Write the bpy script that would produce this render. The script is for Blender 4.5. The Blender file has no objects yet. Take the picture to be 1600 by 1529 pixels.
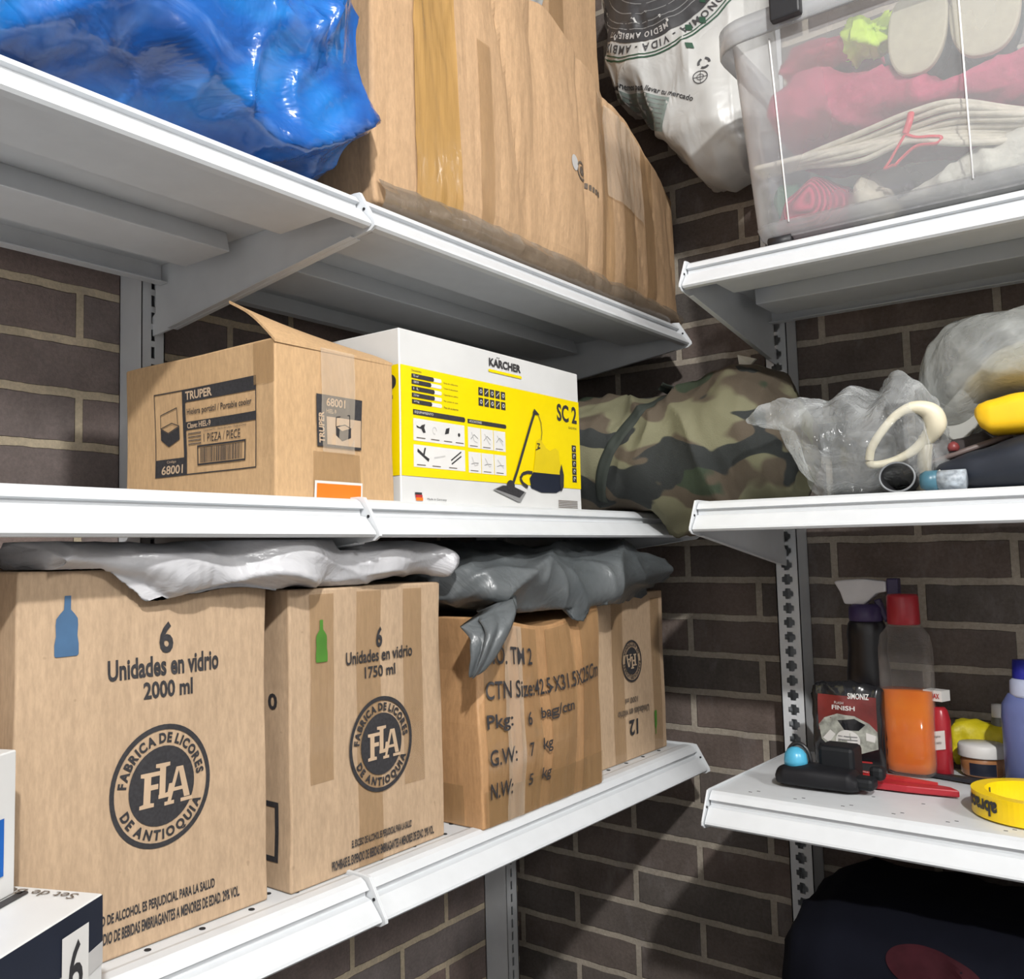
import bpy, bmesh, math, random
from mathutils import Vector, Matrix, noise
from mathutils.bvhtree import BVHTree
random.seed(7)
noise.seed_set(3)
scn = bpy.context.scene
C = scn.collection
PI = math.pi

# ---------------------------------------------------------------- camera, world, light
cam_d = bpy.data.cameras.new('camera')
cam = bpy.data.objects.new('camera', cam_d); C.objects.link(cam)
yaw, pitch, roll, F = 0.8656, 0.0808, -0.0173, 1470.86
fw = Vector((math.sin(yaw)*math.cos(pitch), math.cos(yaw)*math.cos(pitch), math.sin(pitch)))
rt = Vector((math.cos(yaw), -math.sin(yaw), 0)); up = rt.cross(fw)
r2 = math.cos(roll)*rt + math.sin(roll)*up
u2 = -math.sin(roll)*rt + math.cos(roll)*up
M = Matrix((r2, u2, -fw)).transposed().to_4x4()
M.translation = Vector((-1.8074, -1.2147, 1.3798))
cam.matrix_world = M
cam_d.sensor_fit = 'HORIZONTAL'; cam_d.sensor_width = 36
cam_d.lens = F/1600*36
cam_d.shift_x = (800-624.65)/1600
cam_d.shift_y = (742.12-764.5)/1600
cam_d.clip_start = 0.02
scn.camera = cam

w = bpy.data.worlds.new('world'); scn.world = w; w.use_nodes = True
w.node_tree.nodes['Background'].inputs[0].default_value = (0.80, 0.88, 1.0, 1)
w.node_tree.nodes['Background'].inputs[1].default_value = 0.25

def area(name, loc, size, power, col, size_y=None, target=None):
    l = bpy.data.lights.new(name, 'AREA'); l.shape = 'RECTANGLE' if size_y else 'DISK'
    l.size = size
    if size_y: l.size_y = size_y
    l.energy = power; l.color = col
    o = bpy.data.objects.new(name, l); C.objects.link(o); o.location = loc
    if target:
        o.rotation_euler = (Vector(target)-Vector(loc)).to_track_quat('-Z', 'Y').to_euler()
    return o
area('ceiling_lamp', (-2.35, -1.97, 2.735), 0.09, 80, (1.0, 0.985, 0.96), target=(-1.2, -0.9, 1.2))
area('ceiling_lamp_rear', (-1.3, -3.05, 2.70), 0.40, 56, (1.0, 0.985, 0.96), target=(-1.2, -0.6, 1.4))
scn.view_settings.view_transform = 'Standard'
scn.view_settings.look = 'None'
scn.view_settings.exposure = -0.36
scn.view_settings.gamma = 1
scn.view_settings.use_curve_mapping = False

# ---------------------------------------------------------------- materials
class NT:
    def __init__(s, name):
        s.m = bpy.data.materials.new(name); s.m.use_nodes = True
        s.t = s.m.node_tree; s.n = s.t.nodes
        s.b = s.n['Principled BSDF']; s.out = s.n['Material Output']
    def node(s, typ, **kw):
        n = s.n.new(typ)
        for k, v in kw.items():
            if k.startswith('i_'):
                key = k[2:]
                n.inputs[int(key) if key.isdigit() else key.replace('_', ' ')].default_value = v
            else: setattr(n, k, v)
        return n
    def link(s, a, b): s.t.links.new(a, b)
    def coords(s, scale=(1, 1, 1), rot=(0, 0, 0), loc=(0, 0, 0)):
        tc = s.node('ShaderNodeTexCoord'); mp = s.node('ShaderNodeMapping')
        mp.inputs['Scale'].default_value = scale; mp.inputs['Rotation'].default_value = rot; mp.inputs['Location'].default_value = loc
        s.link(tc.outputs['Object'], mp.inputs[0]); return mp.outputs[0]
    def noise(s, vec, scale, detail=3, rough=.5, dist=0):
        n = s.node('ShaderNodeTexNoise'); n.inputs['Scale'].default_value = scale
        n.inputs['Detail'].default_value = detail; n.inputs['Roughness'].default_value = rough; n.inputs['Distortion'].default_value = dist
        if vec: s.link(vec, n.inputs['Vector'])
        return n.outputs['Fac']
    def ramp(s, fac, stops, interp='LINEAR'):
        r = s.node('ShaderNodeValToRGB'); cr = r.color_ramp; cr.interpolation = interp
        while len(cr.elements) < len(stops): cr.elements.new(.5)
        for e, (p, c) in zip(cr.elements, stops):
            e.position = p; e.color = (*c, 1) if len(c) == 3 else c
        s.link(fac, r.inputs[0]); return r.outputs[0]
    def mix(s, fac, a, b, mode='MIX'):
        m = s.node('ShaderNodeMix', data_type='RGBA', blend_type=mode)
        for v, k in ((fac, 0), (a, 6), (b, 7)):
            if isinstance(v, (int, float)): m.inputs[k].default_value = v
            elif isinstance(v, tuple): m.inputs[k].default_value = (*v, 1)
            else: s.link(v, m.inputs[k])
        return m.outputs[2]
    def bump(s, h, strength, dist, prev=None):
        b = s.node('ShaderNodeBump'); b.inputs['Strength'].default_value = strength; b.inputs['Distance'].default_value = dist
        s.link(h, b.inputs['Height'])
        if prev: s.link(prev, b.inputs['Normal'])
        s.link(b.outputs[0], s.b.inputs['Normal']); return b.outputs[0]
    def math(s, op, a, b=0.0):
        m = s.node('ShaderNodeMath', operation=op)
        for v, k in ((a, 0), (b, 1)):
            if isinstance(v, (int, float)): m.inputs[k].default_value = v
            else: s.link(v, m.inputs[k])
        return m.outputs[0]
    def col(s, c):
        if isinstance(c, tuple): s.b.inputs['Base Color'].default_value = (*c[:3], 1)
        else: s.link(c, s.b.inputs['Base Color'])
    def set(s, **kw):
        for k, v in kw.items(): s.b.inputs[k.replace('_', ' ')].default_value = v
def plain(name, c, rough=.6, metal=0, coat=0, var=0.08, spec=.5, nscale=25, bump=0):
    t = NT(name); t.set(Roughness=rough, Metallic=metal); t.b.inputs['Coat Weight'].default_value = coat
    t.b.inputs['Specular IOR Level'].default_value = spec
    f = t.noise(t.coords(), nscale, 4)
    lo = tuple(x*(1-var) for x in c); hi = tuple(min(1, x*(1+var)) for x in c)
    t.col(t.ramp(f, [(.3, lo), (.7, hi)]))
    if bump: t.bump(f, bump, .01)
    return t.m
def cardboard(name, a, b, flute=0.25, rough=.78, vert=True):
    t = NT(name); v = t.coords()
    big = t.noise(v, 9, 4, .6); fib = t.noise(t.coords((1, 1, .25) if vert else (.25, 1, 1)), 260, 3, .7)
    streak = t.noise(t.coords((55, 55, 1.2)), 1.0, 3, .6)
    c = t.mix(big, a, b)
    c = t.mix(.35, c, t.ramp(fib, [(.35, (.62, .60, .58)), (.65, (1.12, 1.1, 1.08))]), 'MULTIPLY')
    c = t.mix(flute, c, t.ramp(streak, [(.35, (.75, .73, .70)), (.65, (1.15, 1.14, 1.12))]), 'MULTIPLY')
    sp = t.noise(v, 90, 1); c = t.mix(t.ramp(sp, [(.78, (0, 0, 0)), (.82, (.4, .4, .4))]), c, (.22, .15, .09))
    t.col(c); t.set(Roughness=rough); t.b.inputs['Specular IOR Level'].default_value = .3
    n = t.bump(streak, .25, .002); t.bump(big, .4, .006, n)
    return t.m
def thin_plastic(name, tint=(.85, .87, .88), alpha=.3, rough=.15, crumple=40, milky=.8, bumps=.6, edge=.55):
    """thin clear film: see-through, a little milky, glossy at creases"""
    t = NT(name); v = t.coords(); n = t.n
    tr = t.node('ShaderNodeBsdfTransparent'); tr.inputs[0].default_value = (.96, .97, .97, 1)
    df = t.b; df.inputs['Base Color'].default_value = (*tint, 1); df.inputs['Roughness'].default_value = rough
    df.inputs['Specular IOR Level'].default_value = .8
    nz = t.noise(v, crumple, 4, .6, .6)
    rid = t.math('ABSOLUTE', t.math('SUBTRACT', nz, .5)); 
    t.bump(rid, bumps, .02)
    lw = t.node('ShaderNodeLayerWeight'); lw.inputs[0].default_value = .35
    f = t.math('ADD', t.math('MULTIPLY', lw.outputs['Facing'], edge), alpha)
    f2 = t.math('MINIMUM', t.math('ADD', f, t.math('MULTIPLY', t.ramp(nz, [(.45, (0, 0, 0)), (.75, (1, 1, 1))]), .35*milky)), .97)
    mx = t.node('ShaderNodeMixShader'); t.link(f2, mx.inputs[0]); t.link(tr.outputs[0], mx.inputs[1]); t.link(df.outputs[0], mx.inputs[2])
    t.link(mx.outputs[0], t.out.inputs[0]); return t.m
def brick(name, axis, x0, z0, row, seed, c1=(.255, .195, .172, 1), c2=(.200, .178, .170, 1), mo=(.58, .50, .36, 1)):
    t = NT(name)
    tc = t.node('ShaderNodeTexCoord'); sp = t.node('ShaderNodeSeparateXYZ'); t.link(tc.outputs['Object'], sp.inputs[0])
    cx = t.math('ADD', sp.outputs[axis], x0); cz = t.math('ADD', sp.outputs[2], z0)
    nv = t.noise(tc.outputs['Object'], 22, 3); 
    cz2 = t.math('ADD', cz, t.math('MULTIPLY', t.math('SUBTRACT', nv, .5), .006))
    cb = t.node('ShaderNodeCombineXYZ'); t.link(cx, cb.inputs[0]); t.link(cz2, cb.inputs[1])
    bt = t.node('ShaderNodeTexBrick'); t.link(cb.outputs[0], bt.inputs['Vector'])
    bt.offset = .5; bt.offset_frequency = 2; bt.squash = 1
    for k, v in dict(Scale=1.0, Bias=0.0).items(): bt.inputs[k].default_value = v
    bt.inputs['Mortar Size'].default_value = .0068; bt.inputs['Mortar Smooth'].default_value = .15
    bt.inputs['Brick Width'].default_value = .276; bt.inputs['Row Height'].default_value = row
    bt.inputs['Color1'].default_value = c1; bt.inputs['Color2'].default_value = c2
    bt.inputs['Mortar'].default_value = mo
    big = t.noise(t.coords((1, 1, 1), loc=(seed, 0, 0)), 11, 5, .65)
    fine = t.noise(tc.outputs['Object'], 160, 4, .7)
    c = t.mix(.55, bt.outputs['Color'], t.ramp(big, [(.3, (.62, .6, .6)), (.7, (1.45, 1.4, 1.42))]), 'MULTIPLY')
    c = t.mix(.45, c, t.ramp(fine, [(.3, (.6, .6, .6)), (.7, (1.35, 1.35, 1.35))]), 'MULTIPLY')
    eff = t.noise(t.coords((1, 1, .45), loc=(seed+3, 1, 0)), 16, 5, .7)
    c = t.mix(t.ramp(eff, [(.55, (0, 0, 0)), (.8, (.45, .45, .45))]), c, (.30, .27, .27))
    t.col(c); t.set(Roughness=.9); t.b.inputs['Specular IOR Level'].default_value = .25
    h = t.math('MULTIPLY', bt.outputs['Fac'], -1.0)
    n1 = t.bump(h, 1.0, .006); t.bump(fine, .5, .003, n1)
    return t.m

MT = {}
MT['metal'] = plain('white_painted_steel', (.62, .64, .66), rough=.38, var=.03, nscale=30)
MT['metal2'] = plain('grey_painted_steel', (.50, .51, .515), rough=.45, var=.05)
MT['dark'] = plain('dark_hole', (.01, .01, .012), rough=.9)
MT['card'] = cardboard('kraft_cardboard', (.475, .345, .230), (.425, .305, .200))
MT['card_b'] = cardboard('kraft_cardboard_warm', (.56, .35, .17), (.49, .295, .135), .3)
MT['card_t'] = cardboard('kraft_cardboard_golden', (.52, .345, .19), (.47, .305, .16), .15)
MT['card_d'] = cardboard('taped_cardboard_brown', (.40, .225, .105), (.46, .275, .14), .5, .42)
MT['card_s'] = cardboard('worn_cardboard', (.50, .335, .20), (.43, .28, .16), .4)
MT['ink'] = plain('black_print', (.028, .027, .030), rough=.6, var=.3, nscale=300)
MT['ink_f'] = plain('faded_print', (.11, .085, .065), rough=.7, var=.3, nscale=300)
MT['kraft_print'] = plain('unprinted_kraft', (.475, .345, .230), rough=.8)
MT['blue_print'] = plain('blue_print', (.045, .105, .20), rough=.7, var=.15)
MT['green_print'] = plain('green_print', (.06, .19, .02), rough=.7, var=.15)
MT['white_print'] = plain('white_print', (.68, .67, .65), rough=.45, var=.03)
MT['white_card'] = plain('white_coated_card', (.62, .62, .61), rough=.4, var=.04, nscale=12)
MT['yellow'] = plain('yellow_print', (.80, .62, .0), rough=.35, var=.02)
MT['yellow_d'] = plain('yellow_shade_print', (.66, .50, .01), rough=.35, var=.05)
MT['orange'] = plain('orange_sticker', (.90, .17, .012), rough=.45, var=.06)
MT['grey_print'] = plain('grey_print', (.22, .22, .22), rough=.5)
MT['lgrey_print'] = plain('light_grey_print', (.48, .47, .46), rough=.5)
MT['navy'] = plain('navy_print', (.016, .02, .034), rough=.3, var=.1)
MT['blue2'] = plain('bright_blue_print', (.012, .11, .42), rough=.35)
MT['red'] = plain('red_plastic', (.36, .016, .026), rough=.3, var=.05)
MT['redp'] = plain('red_print', (.42, .03, .03), rough=.4)
MT['tape'] = None
def tape_mat(name, c, alpha, rough=.18, streak=True):
    t = NT(name); t.set(Roughness=rough, Alpha=alpha); t.b.inputs['Coat Weight'].default_value = .5
    v = t.coords((70, 70, 5)); nz = t.noise(v, 1, 4, .6)
    t.col(t.mix(.5, c, t.ramp(nz, [(.3, (.7, .7, .7)), (.7, (1.2, 1.2, 1.2))]), 'MULTIPLY')); t.bump(nz, .5, .004)
    return t.m
MT['tape'] = tape_mat('brown_packing_tape', (.40, .25, .12), .42)
MT['tape_o'] = tape_mat('golden_packing_tape', (.46, .27, .09), .85)
MT['tape_c'] = tape_mat('clear_packing_tape', (.72, .62, .50), .28, .1)
MT['film'] = thin_plastic('clear_stretch_film', (.62, .58, .52), .25, .12, 60, 1.0, .9)
MT['clear'] = thin_plastic('clear_plastic_bag', (.66, .68, .68), .07, .12, 20, .8, .7, .5)
MT['clear2'] = thin_plastic('milky_plastic_bag', (.60, .62, .60), .24, .2, 12, .8, .5, .45)

# ---------------------------------------------------------------- object helpers
def link(o, parent=None):
    C.objects.link(o)
    if parent is not None: o.parent = parent
    return o
def tag(o, label=None, cat=None, group=None, kind=None):
    for k, v in (('label', label), ('category', cat), ('group', group), ('kind', kind)):
        if v: o[k] = v
    return o
def thing(name, loc, label, cat, rz=0, group=None, rot=None):
    o = bpy.data.objects.new(name, None); o.empty_display_size = .02
    o.location = loc; o.rotation_euler = rot or (0, 0, rz); C.objects.link(o)
    return tag(o, label, cat, group)
class MB:
    """collects vertices and faces for one mesh"""
    def __init__(s): s.v = []; s.f = []; s.mi = []
    def face(s, pts, mi=0):
        i = len(s.v); s.v.extend([tuple(p) for p in pts]); s.f.append(tuple(range(i, i+len(pts)))); s.mi.append(mi)
    def mesh(s, verts, faces, mi=0):
        i = len(s.v); s.v.extend([tuple(p) for p in verts])
        for f in faces: s.f.append(tuple(i+k for k in f)); s.mi.append(mi)
    def box(s, c, d, mi=0, rot=None):
        x, y, z = (k/2 for k in d); P = [Vector((sx*x, sy*y, sz*z)) for sz in (-1, 1) for sy in (-1, 1) for sx in (-1, 1)]
        if rot: P = [rot @ p for p in P]
        P = [p+Vector(c) for p in P]
        s.mesh(P, [(0, 2, 3, 1), (4, 5, 7, 6), (0, 1, 5, 4), (2, 6, 7, 3), (0, 4, 6, 2), (1, 3, 7, 5)], mi)
    def prism(s, poly, a, b, mp, mi=0):
        """poly in 2D swept between a and b; mp(u,v,t)->xyz"""
        n = len(poly); P = [mp(u, v, a) for u, v in poly]+[mp(u, v, b) for u, v in poly]
        s.mesh(P, [tuple(range(n))[::-1], tuple(range(n, 2*n))]+[(i, (i+1) % n, n+(i+1) % n, n+i) for i in range(n)], mi)
    def lathe(s, prof, c=(0, 0, 0), n=32, sx=1, sy=1, mi=0, sq=None):
        P = []; 
        for r, z in prof:
            for k in range(n):
                a = 2*PI*k/n; ca, sa = math.cos(a), math.sin(a)
                if sq: ca = math.copysign(abs(ca)**(2/sq), ca); sa = math.copysign(abs(sa)**(2/sq), sa)
                P.append((c[0]+r*sx*ca, c[1]+r*sy*sa, c[2]+z))
        m = len(prof); Fc = [(j*n+k, j*n+(k+1) % n, (j+1)*n+(k+1) % n, (j+1)*n+k) for j in range(m-1) for k in range(n)]
        Fc.append(tuple(range(n))[::-1]); Fc.append(tuple((m-1)*n+k for k in range(n)))
        s.mesh(P, Fc, mi)
    def tube(s, pts, r, n=10, mi=0, closed=False, flat=1.0):
        pts = [Vector(p) for p in pts]; m = len(pts); P = []; prev = None
        for i, p in enumerate(pts):
            a = pts[(i-1) % m] if (closed or i > 0) else p; b = pts[(i+1) % m] if (closed or i < m-1) else p
            d = (b-a).normalized()
            if prev is None:
                prev = d.orthogonal().normalized()
            nx = (prev - d*prev.dot(d)).normalized(); ny = d.cross(nx); prev = nx
            rr = r(i/(m-1)) if callable(r) else r
            for k in range(n):
                t = 2*PI*k/n; P.append(p+nx*rr*math.cos(t)+ny*rr*flat*math.sin(t))
        Fc = [(j*n+k, j*n+(k+1) % n, ((j+1) % m)*n+(k+1) % n, ((j+1) % m)*n+k) for j in range(m if closed else m-1) for k in range(n)]
        if not closed: Fc += [tuple(range(n))[::-1], tuple((m-1)*n+k for k in range(n))]
        s.mesh(P, Fc, mi)
    def build(s, name, mats, parent=None, smooth=False, bevel=0, clean=False, loc=None, rz=0):
        me = bpy.data.meshes.new(name); me.from_pydata(s.v, [], s.f)
        for m in (mats if isinstance(mats, (list, tuple)) else [mats]): me.materials.append(m)
        me.polygons.foreach_set('material_index', s.mi)
        if smooth: me.polygons.foreach_set('use_smooth', [True]*len(me.polygons))
        me.validate(); me.update()
        o = bpy.data.objects.new(name, me)
        if loc: o.location = loc; o.rotation_euler = (0, 0, rz)
        link(o, parent)
        if bevel:
            b = o.modifiers.new('bevel', 'BEVEL'); b.width = bevel; b.segments = 2; b.limit_method = 'ANGLE'
        return o
def catmull(pts, n):
    pts = [Vector(p) for p in pts]; out = []
    for i in range(len(pts)-1):
        a = pts[max(0, i-1)]; b = pts[i]; c = pts[i+1]; d = pts[min(len(pts)-1, i+2)]
        for k in range(n):
            t = k/n; out.append(.5*((2*b)+(c-a)*t+(2*a-5*b+4*c-d)*t*t+(3*b-a-3*c+d)*t**3))
    out.append(pts[-1]); return out

# ---- 2D print: words, rules and emblems laid on a face
_tc = {}
def glyphs(s, bold=0.0):
    k = (s, bold)
    if k not in _tc:
        cu = bpy.data.curves.new('t', 'FONT'); cu.body = s; cu.size = 1; cu.offset = bold; cu.resolution_u = 3
        cu.dimensions = '2D'; cu.fill_mode = 'BOTH'
        o = bpy.data.objects.new('t', cu); me = bpy.data.meshes.new_from_object(o)
        v = [(p.co.x, p.co.y) for p in me.vertices]; f = [tuple(p.vertices) for p in me.polygons if p.normal.z >= 0]
        if not f: f = [tuple(reversed(p.vertices)) for p in me.polygons]
        bpy.data.objects.remove(o); bpy.data.curves.remove(cu); bpy.data.meshes.remove(me)
        xs = [p[0] for p in v] or [0]; ys = [p[1] for p in v] or [0]
        _tc[k] = (v, f, min(xs), max(xs), min(ys), max(ys))
    return _tc[k]
class Art:
    def __init__(s): s.items = []       # (verts2d, faces, mat, layer)
    def poly(s, pts, m, ly=1): s.items.append(([tuple(p) for p in pts], [tuple(range(len(pts)))], m, ly))
    def rect(s, u0, v0, u1, v1, m, ly=1, n=1, sk=0):
        n = max(n, int(abs(u1-u0)/.03)+1); nv = max(1, int(abs(v1-v0)/.03)+1)
        P = [(u0+(u1-u0)*i/n, v0+(v1-v0)*j/nv+sk*(u1-u0)*i/n) for j in range(nv+1) for i in range(n+1)]
        s.items.append((P, [(j*(n+1)+i, j*(n+1)+i+1, (j+1)*(n+1)+i+1, (j+1)*(n+1)+i) for j in range(nv) for i in range(n)], m, ly))
    def frame(s, u0, v0, u1, v1, t, m, ly=1):
        for a in ((u0, v0, u1, v0+t), (u0, v1-t, u1, v1), (u0, v0+t, u0+t, v1-t), (u1-t, v0+t, u1, v1-t)): s.rect(*a, m, ly)
    def ring(s, c, r0, r1, m, ly=1, n=56, a0=0, a1=2*PI):
        P = []; 
        for k in range(n+1):
            a = a0+(a1-a0)*k/n; P += [(c[0]+r0*math.cos(a), c[1]+r0*math.sin(a)), (c[0]+r1*math.cos(a), c[1]+r1*math.sin(a))]
        s.items.append((P, [(2*k, 2*k+1, 2*k+3, 2*k+2) for k in range(n)], m, ly))
    def disc(s, c, r, m, ly=1, sx=1):
        if r > .015 and sx == 1:
            for k in range(4): s.ring(c, max(1e-5, r*k/4), r*(k+1)/4, m, ly, 40)
            return
        s.poly([(c[0]+r*sx*math.cos(2*PI*k/40), c[1]+r*math.sin(2*PI*k/40)) for k in range(40)], m, ly)
    def line(s, a, b, t, m, ly=1):
        a = Vector(a); b = Vector(b); d = (b-a).normalized()*t/2; n = Vector((-d.y, d.x))
        s.poly([a-n, b-n, b+n, a+n], m, ly)
    def path(s, pts, t, m, ly=1):
        for a, b in zip(pts, pts[1:]): s.line(a, b, t, m, ly)
    def text(s, txt, u0, v0, u1, v1, m, ly=1, bold=.0, rot=0):
        v, f, x0, x1, y0, y1 = glyphs(txt, bold)
        P = [((x-x0)/(x1-x0), (y-y0)/(y1-y0)) for x, y in v]
        if rot == 180: P = [(1-a, 1-b) for a, b in P]
        if rot == 90: P = [(1-b, a) for a, b in P]
        s.items.append(([(u0+a*(u1-u0), v0+b*(v1-v0)) for a, b in P], f, m, ly))
    def arc(s, txt, c, r, h, a_mid, m, ly=1, bold=.03, squeeze=.62, inward=False, gap=.12, space=.35):
        """capital letters along a circle; baseline radius r (outer side up unless inward)"""
        ws = []
        for ch in txt:
            if ch == ' ': ws.append(space*h); continue
            v, f, x0, x1, y0, y1 = glyphs(ch, bold); ws.append((x1-x0)*h/.72*squeeze+gap*h)
        tot = sum(ws); sg = -1 if not inward else 1
        a = a_mid-sg*tot/2/(r+h/2)
        for ch, wd in zip(txt, ws):
            am = a+sg*wd/2/(r+h/2); a += sg*wd/(r+h/2)
            if ch == ' ': continue
            v, f, x0, x1, y0, y1 = glyphs(ch, bold); P = []
            for x, y in v:
                lx = (x-(x0+x1)/2)*h/.72*squeeze; ly_ = y*h/.72
                if not inward: rr = r+ly_; an = am-lx/rr
                else: rr = r+h-ly_; an = am+lx/rr
                P.append((c[0]+rr*math.cos(an), c[1]+rr*math.sin(an)))
            s.items.append((P, f, m, ly))
    def emit(s, mb, mp, names, base=.0006, step=.0004):
        for P, Fc, m, ly in s.items:
            if m not in names: names.append(m)
            Q = [mp(u, v, base+ly*step) for u, v in P]
            mb.mesh(Q, Fc, names.index(m))

# ---- cartons
def rpoint(p, dim, r):
    hx, hy, H = dim[0]/2, dim[1]/2, dim[2]
    i = Vector((max(-hx+r, min(hx-r, p[0])), max(-hy+r, min(hy-r, p[1])), max(r, min(H-r, p[2]))))
    d = Vector(p)-i
    return i+d.normalized()*r if d.length > 1e-9 else Vector(p)
def carton(mb, dim, r=.003, D=None, n=14, mi=0):
    hx, hy, H = dim[0]/2, dim[1]/2, dim[2]
    def ticks(L):
        k = max(3, int(n*L/.3)); return [0, r*.3, r*.7]+[r+(L-2*r)*i/k for i in range(k+1)]+[L-r*.7, L-r*.3, L]
    tx, ty, tz = ticks(dim[0]), ticks(dim[1]), ticks(H)
    def grid(A, B, f):
        V = [f(a, b) for b in B for a in A]; na = len(A)
        V = [rpoint(p, dim, r) for p in V]
        if D: V = [p+D(p) for p in V]
        mb.mesh(V, [(j*na+i, j*na+i+1, (j+1)*na+i+1, (j+1)*na+i) for j in range(len(B)-1) for i in range(na-1)], mi)
    grid(tx, tz, lambda a, b: (-hx+a, -hy, b)); grid(tx, tz, lambda a, b: (hx-a, hy, b))
    grid(ty, tz, lambda a, b: (-hx, hy-a, b)); grid(ty, tz, lambda a, b: (hx, -hy+a, b))
    grid(tx, ty, lambda a, b: (-hx+a, -hy+b, H)); grid(tx, ty, lambda a, b: (-hx+a, hy-b, 0))
def facemap(dim, side, r=.003, D=None):
    hx, hy, H = dim[0]/2, dim[1]/2, dim[2]
    def mp(u, v, o):
        if side == 'front': p = Vector((-hx+u, -hy, v)); nn = Vector((0, -1, 0))
        elif side == 'left': p = Vector((-hx, hy-u, v)); nn = Vector((-1, 0, 0))
        elif side == 'right': p = Vector((hx, -hy+u, v)); nn = Vector((1, 0, 0))
        else: p = Vector((-hx+u, -hy+v, H)); nn = Vector((0, 0, 1))
        q = rpoint(p, dim, r)+nn*o
        return q+(D(q) if D else Vector((0, 0, 0)))
    return mp
def sheet(mp, u0, v0, u1, v1, mat, name, parent, off=.0012, n=24, jit=0, sk=0):
    """a strip of tape or a label on a face"""
    mb = MB(); m = max(2, int(n*abs(v1-v0)/.2)); k = max(2, int(n*abs(u1-u0)/.2)); V = []
    for j in range(m+1):
        for i in range(k+1):
            u = u0+(u1-u0)*i/k; v = v0+(v1-v0)*j/m
            uu = u+sk*(v-v0)
            V.append(mp(uu, v, off+jit*abs(noise.noise(Vector((u*60, v*14, 3))))))
    mb.mesh(V, [(j*(k+1)+i, j*(k+1)+i+1, (j+1)*(k+1)+i+1, (j+1)*(k+1)+i) for j in range(m) for i in range(k)])
    return mb.build(name, mat, parent, smooth=True)
def cr(p, f, seed=0):
    return 1-2*abs(noise.noise(Vector(p)*f+Vector((seed, seed*1.7, -seed))))
def boxnoise(dim, amp, f, seed, sag=0, lean=0):
    def D(p):
        e = min(1, max(0, p.z)/.05)
        n = noise.noise_vector(Vector(p)*f+Vector((seed, 0, seed)))*amp*e
        return Vector((n.x+lean*p.z, n.y, n.z*.4))
    return D

# ---- soft lumps: sections along u, super-elliptic in v (height) and d (depth)
def blob(name, mat, secs, mp, nu=110, nv=72, disp=None, fix=None, parent=None, mats=None, sub=0):
    secs = sorted(secs, key=lambda q: q[0]); U0, U1 = secs[0][0], secs[-1][0]
    def at(u):
        for a, b in zip(secs, secs[1:]):
            if u <= b[0]+1e-9:
                t = (u-a[0])/(b[0]-a[0]); t = t*t*(3-2*t)*.6+t*.4
                return [x+(y-x)*t for x, y in zip(a, b)]
        return list(secs[-1])
    V = []
    for i in range(nu+1):
        u = U0+(U1-U0)*i/nu; _, v0, v1, d0, d1, e = at(u)
        for k in range(nv):
            a = 2*PI*k/nv; ca, sa = math.cos(a), math.sin(a)
            ca = math.copysign(abs(ca)**(2/e), ca); sa = math.copysign(abs(sa)**(2/e), sa)
            V.append(Vector(mp(u, (v0+v1)/2+(v1-v0)/2*sa, (d0+d1)/2+(d1-d0)/2*ca)))
    Fc = [(i*nv+k, i*nv+(k+1) % nv, (i+1)*nv+(k+1) % nv, (i+1)*nv+k) for i in range(nu) for k in range(nv)]
    Fc += [tuple(range(nv))[::-1], tuple(nu*nv+k for k in range(nv))]
    me = bpy.data.meshes.new(name); me.from_pydata([tuple(v) for v in V], [], Fc); me.update()
    bm = bmesh.new(); bm.from_mesh(me); bmesh.ops.recalc_face_normals(bm, faces=bm.faces); bm.to_mesh(me); bm.free(); me.update()
    N = [v.normal.copy() for v in me.vertices]
    for v, nn in zip(me.vertices, N):
        p = v.co.copy()
        if disp: p = p+disp(p, nn)
        if fix: p = Vector(fix(p))
        v.co = p
    for m in (mats or [mat]): me.materials.append(m)
    me.polygons.foreach_set('use_smooth', [True]*len(me.polygons)); me.update()
    o = bpy.data.objects.new(name, me); link(o, parent); return o
def creased(amp, f, seed=0, stretch=(1, 1, 1), amp2=.35, f2=3.1, warp=.5):
    S = Vector(stretch)
    def d(p, n):
        q = Vector((p.x*S.x, p.y*S.y, p.z*S.z))
        q = q+noise.noise_vector(q*f*.6+Vector((seed,)*3))*warp/f
        a = cr(q, f, seed)**3*1.2-.3; b = cr(q, f*f2, seed+5)**2-.3
        return n*(amp*a+amp*amp2*b)
    return d
def surf_art(art, bvh, mp, direction, names, name, parent, mats, base=.0012):
    """print that follows a soft surface"""
    mb = MB()
    for P, Fc, m, ly in art.items:
        bmx = bmesh.new(); vs = [bmx.verts.new((u, v, 0)) for u, v in P]
        for f in Fc:
            try: bmx.faces.new([vs[i] for i in f])
            except ValueError: pass
        for _ in range(9):
            es = [e for e in bmx.edges if e.calc_length() > .012]
            if not es: break
            bmesh.ops.triangulate(bmx, faces=bmx.faces)
            es = [e for e in bmx.edges if e.calc_length() > .012]
            bmesh.ops.subdivide_edges(bmx, edges=es, cuts=1)
        bmesh.ops.triangulate(bmx, faces=bmx.faces)
        Q = []; ok = []
        for v in bmx.verts:
            o = Vector(mp(v.co.x, v.co.y)); h = bvh.ray_cast(o, direction)
            ok.append(h[0] is not None); Q.append((h[0]-direction*(base+ly*.0004)) if h[0] else o)
        bmx.verts.index_update()
        if m not in names: names.append(m)
        FF = [tuple(v.index for v in f.verts) for f in bmx.faces]
        FF = [f for f in FF if all(ok[i] for i in f) and max((Q[f[0]]-Q[f[1]]).length, (Q[f[1]]-Q[f[2]]).length) < .05]
        mb.mesh(Q, FF, names.index(m)); bmx.free()
    return mb.build(name, [MT[n] for n in names], parent, smooth=True)
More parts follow.
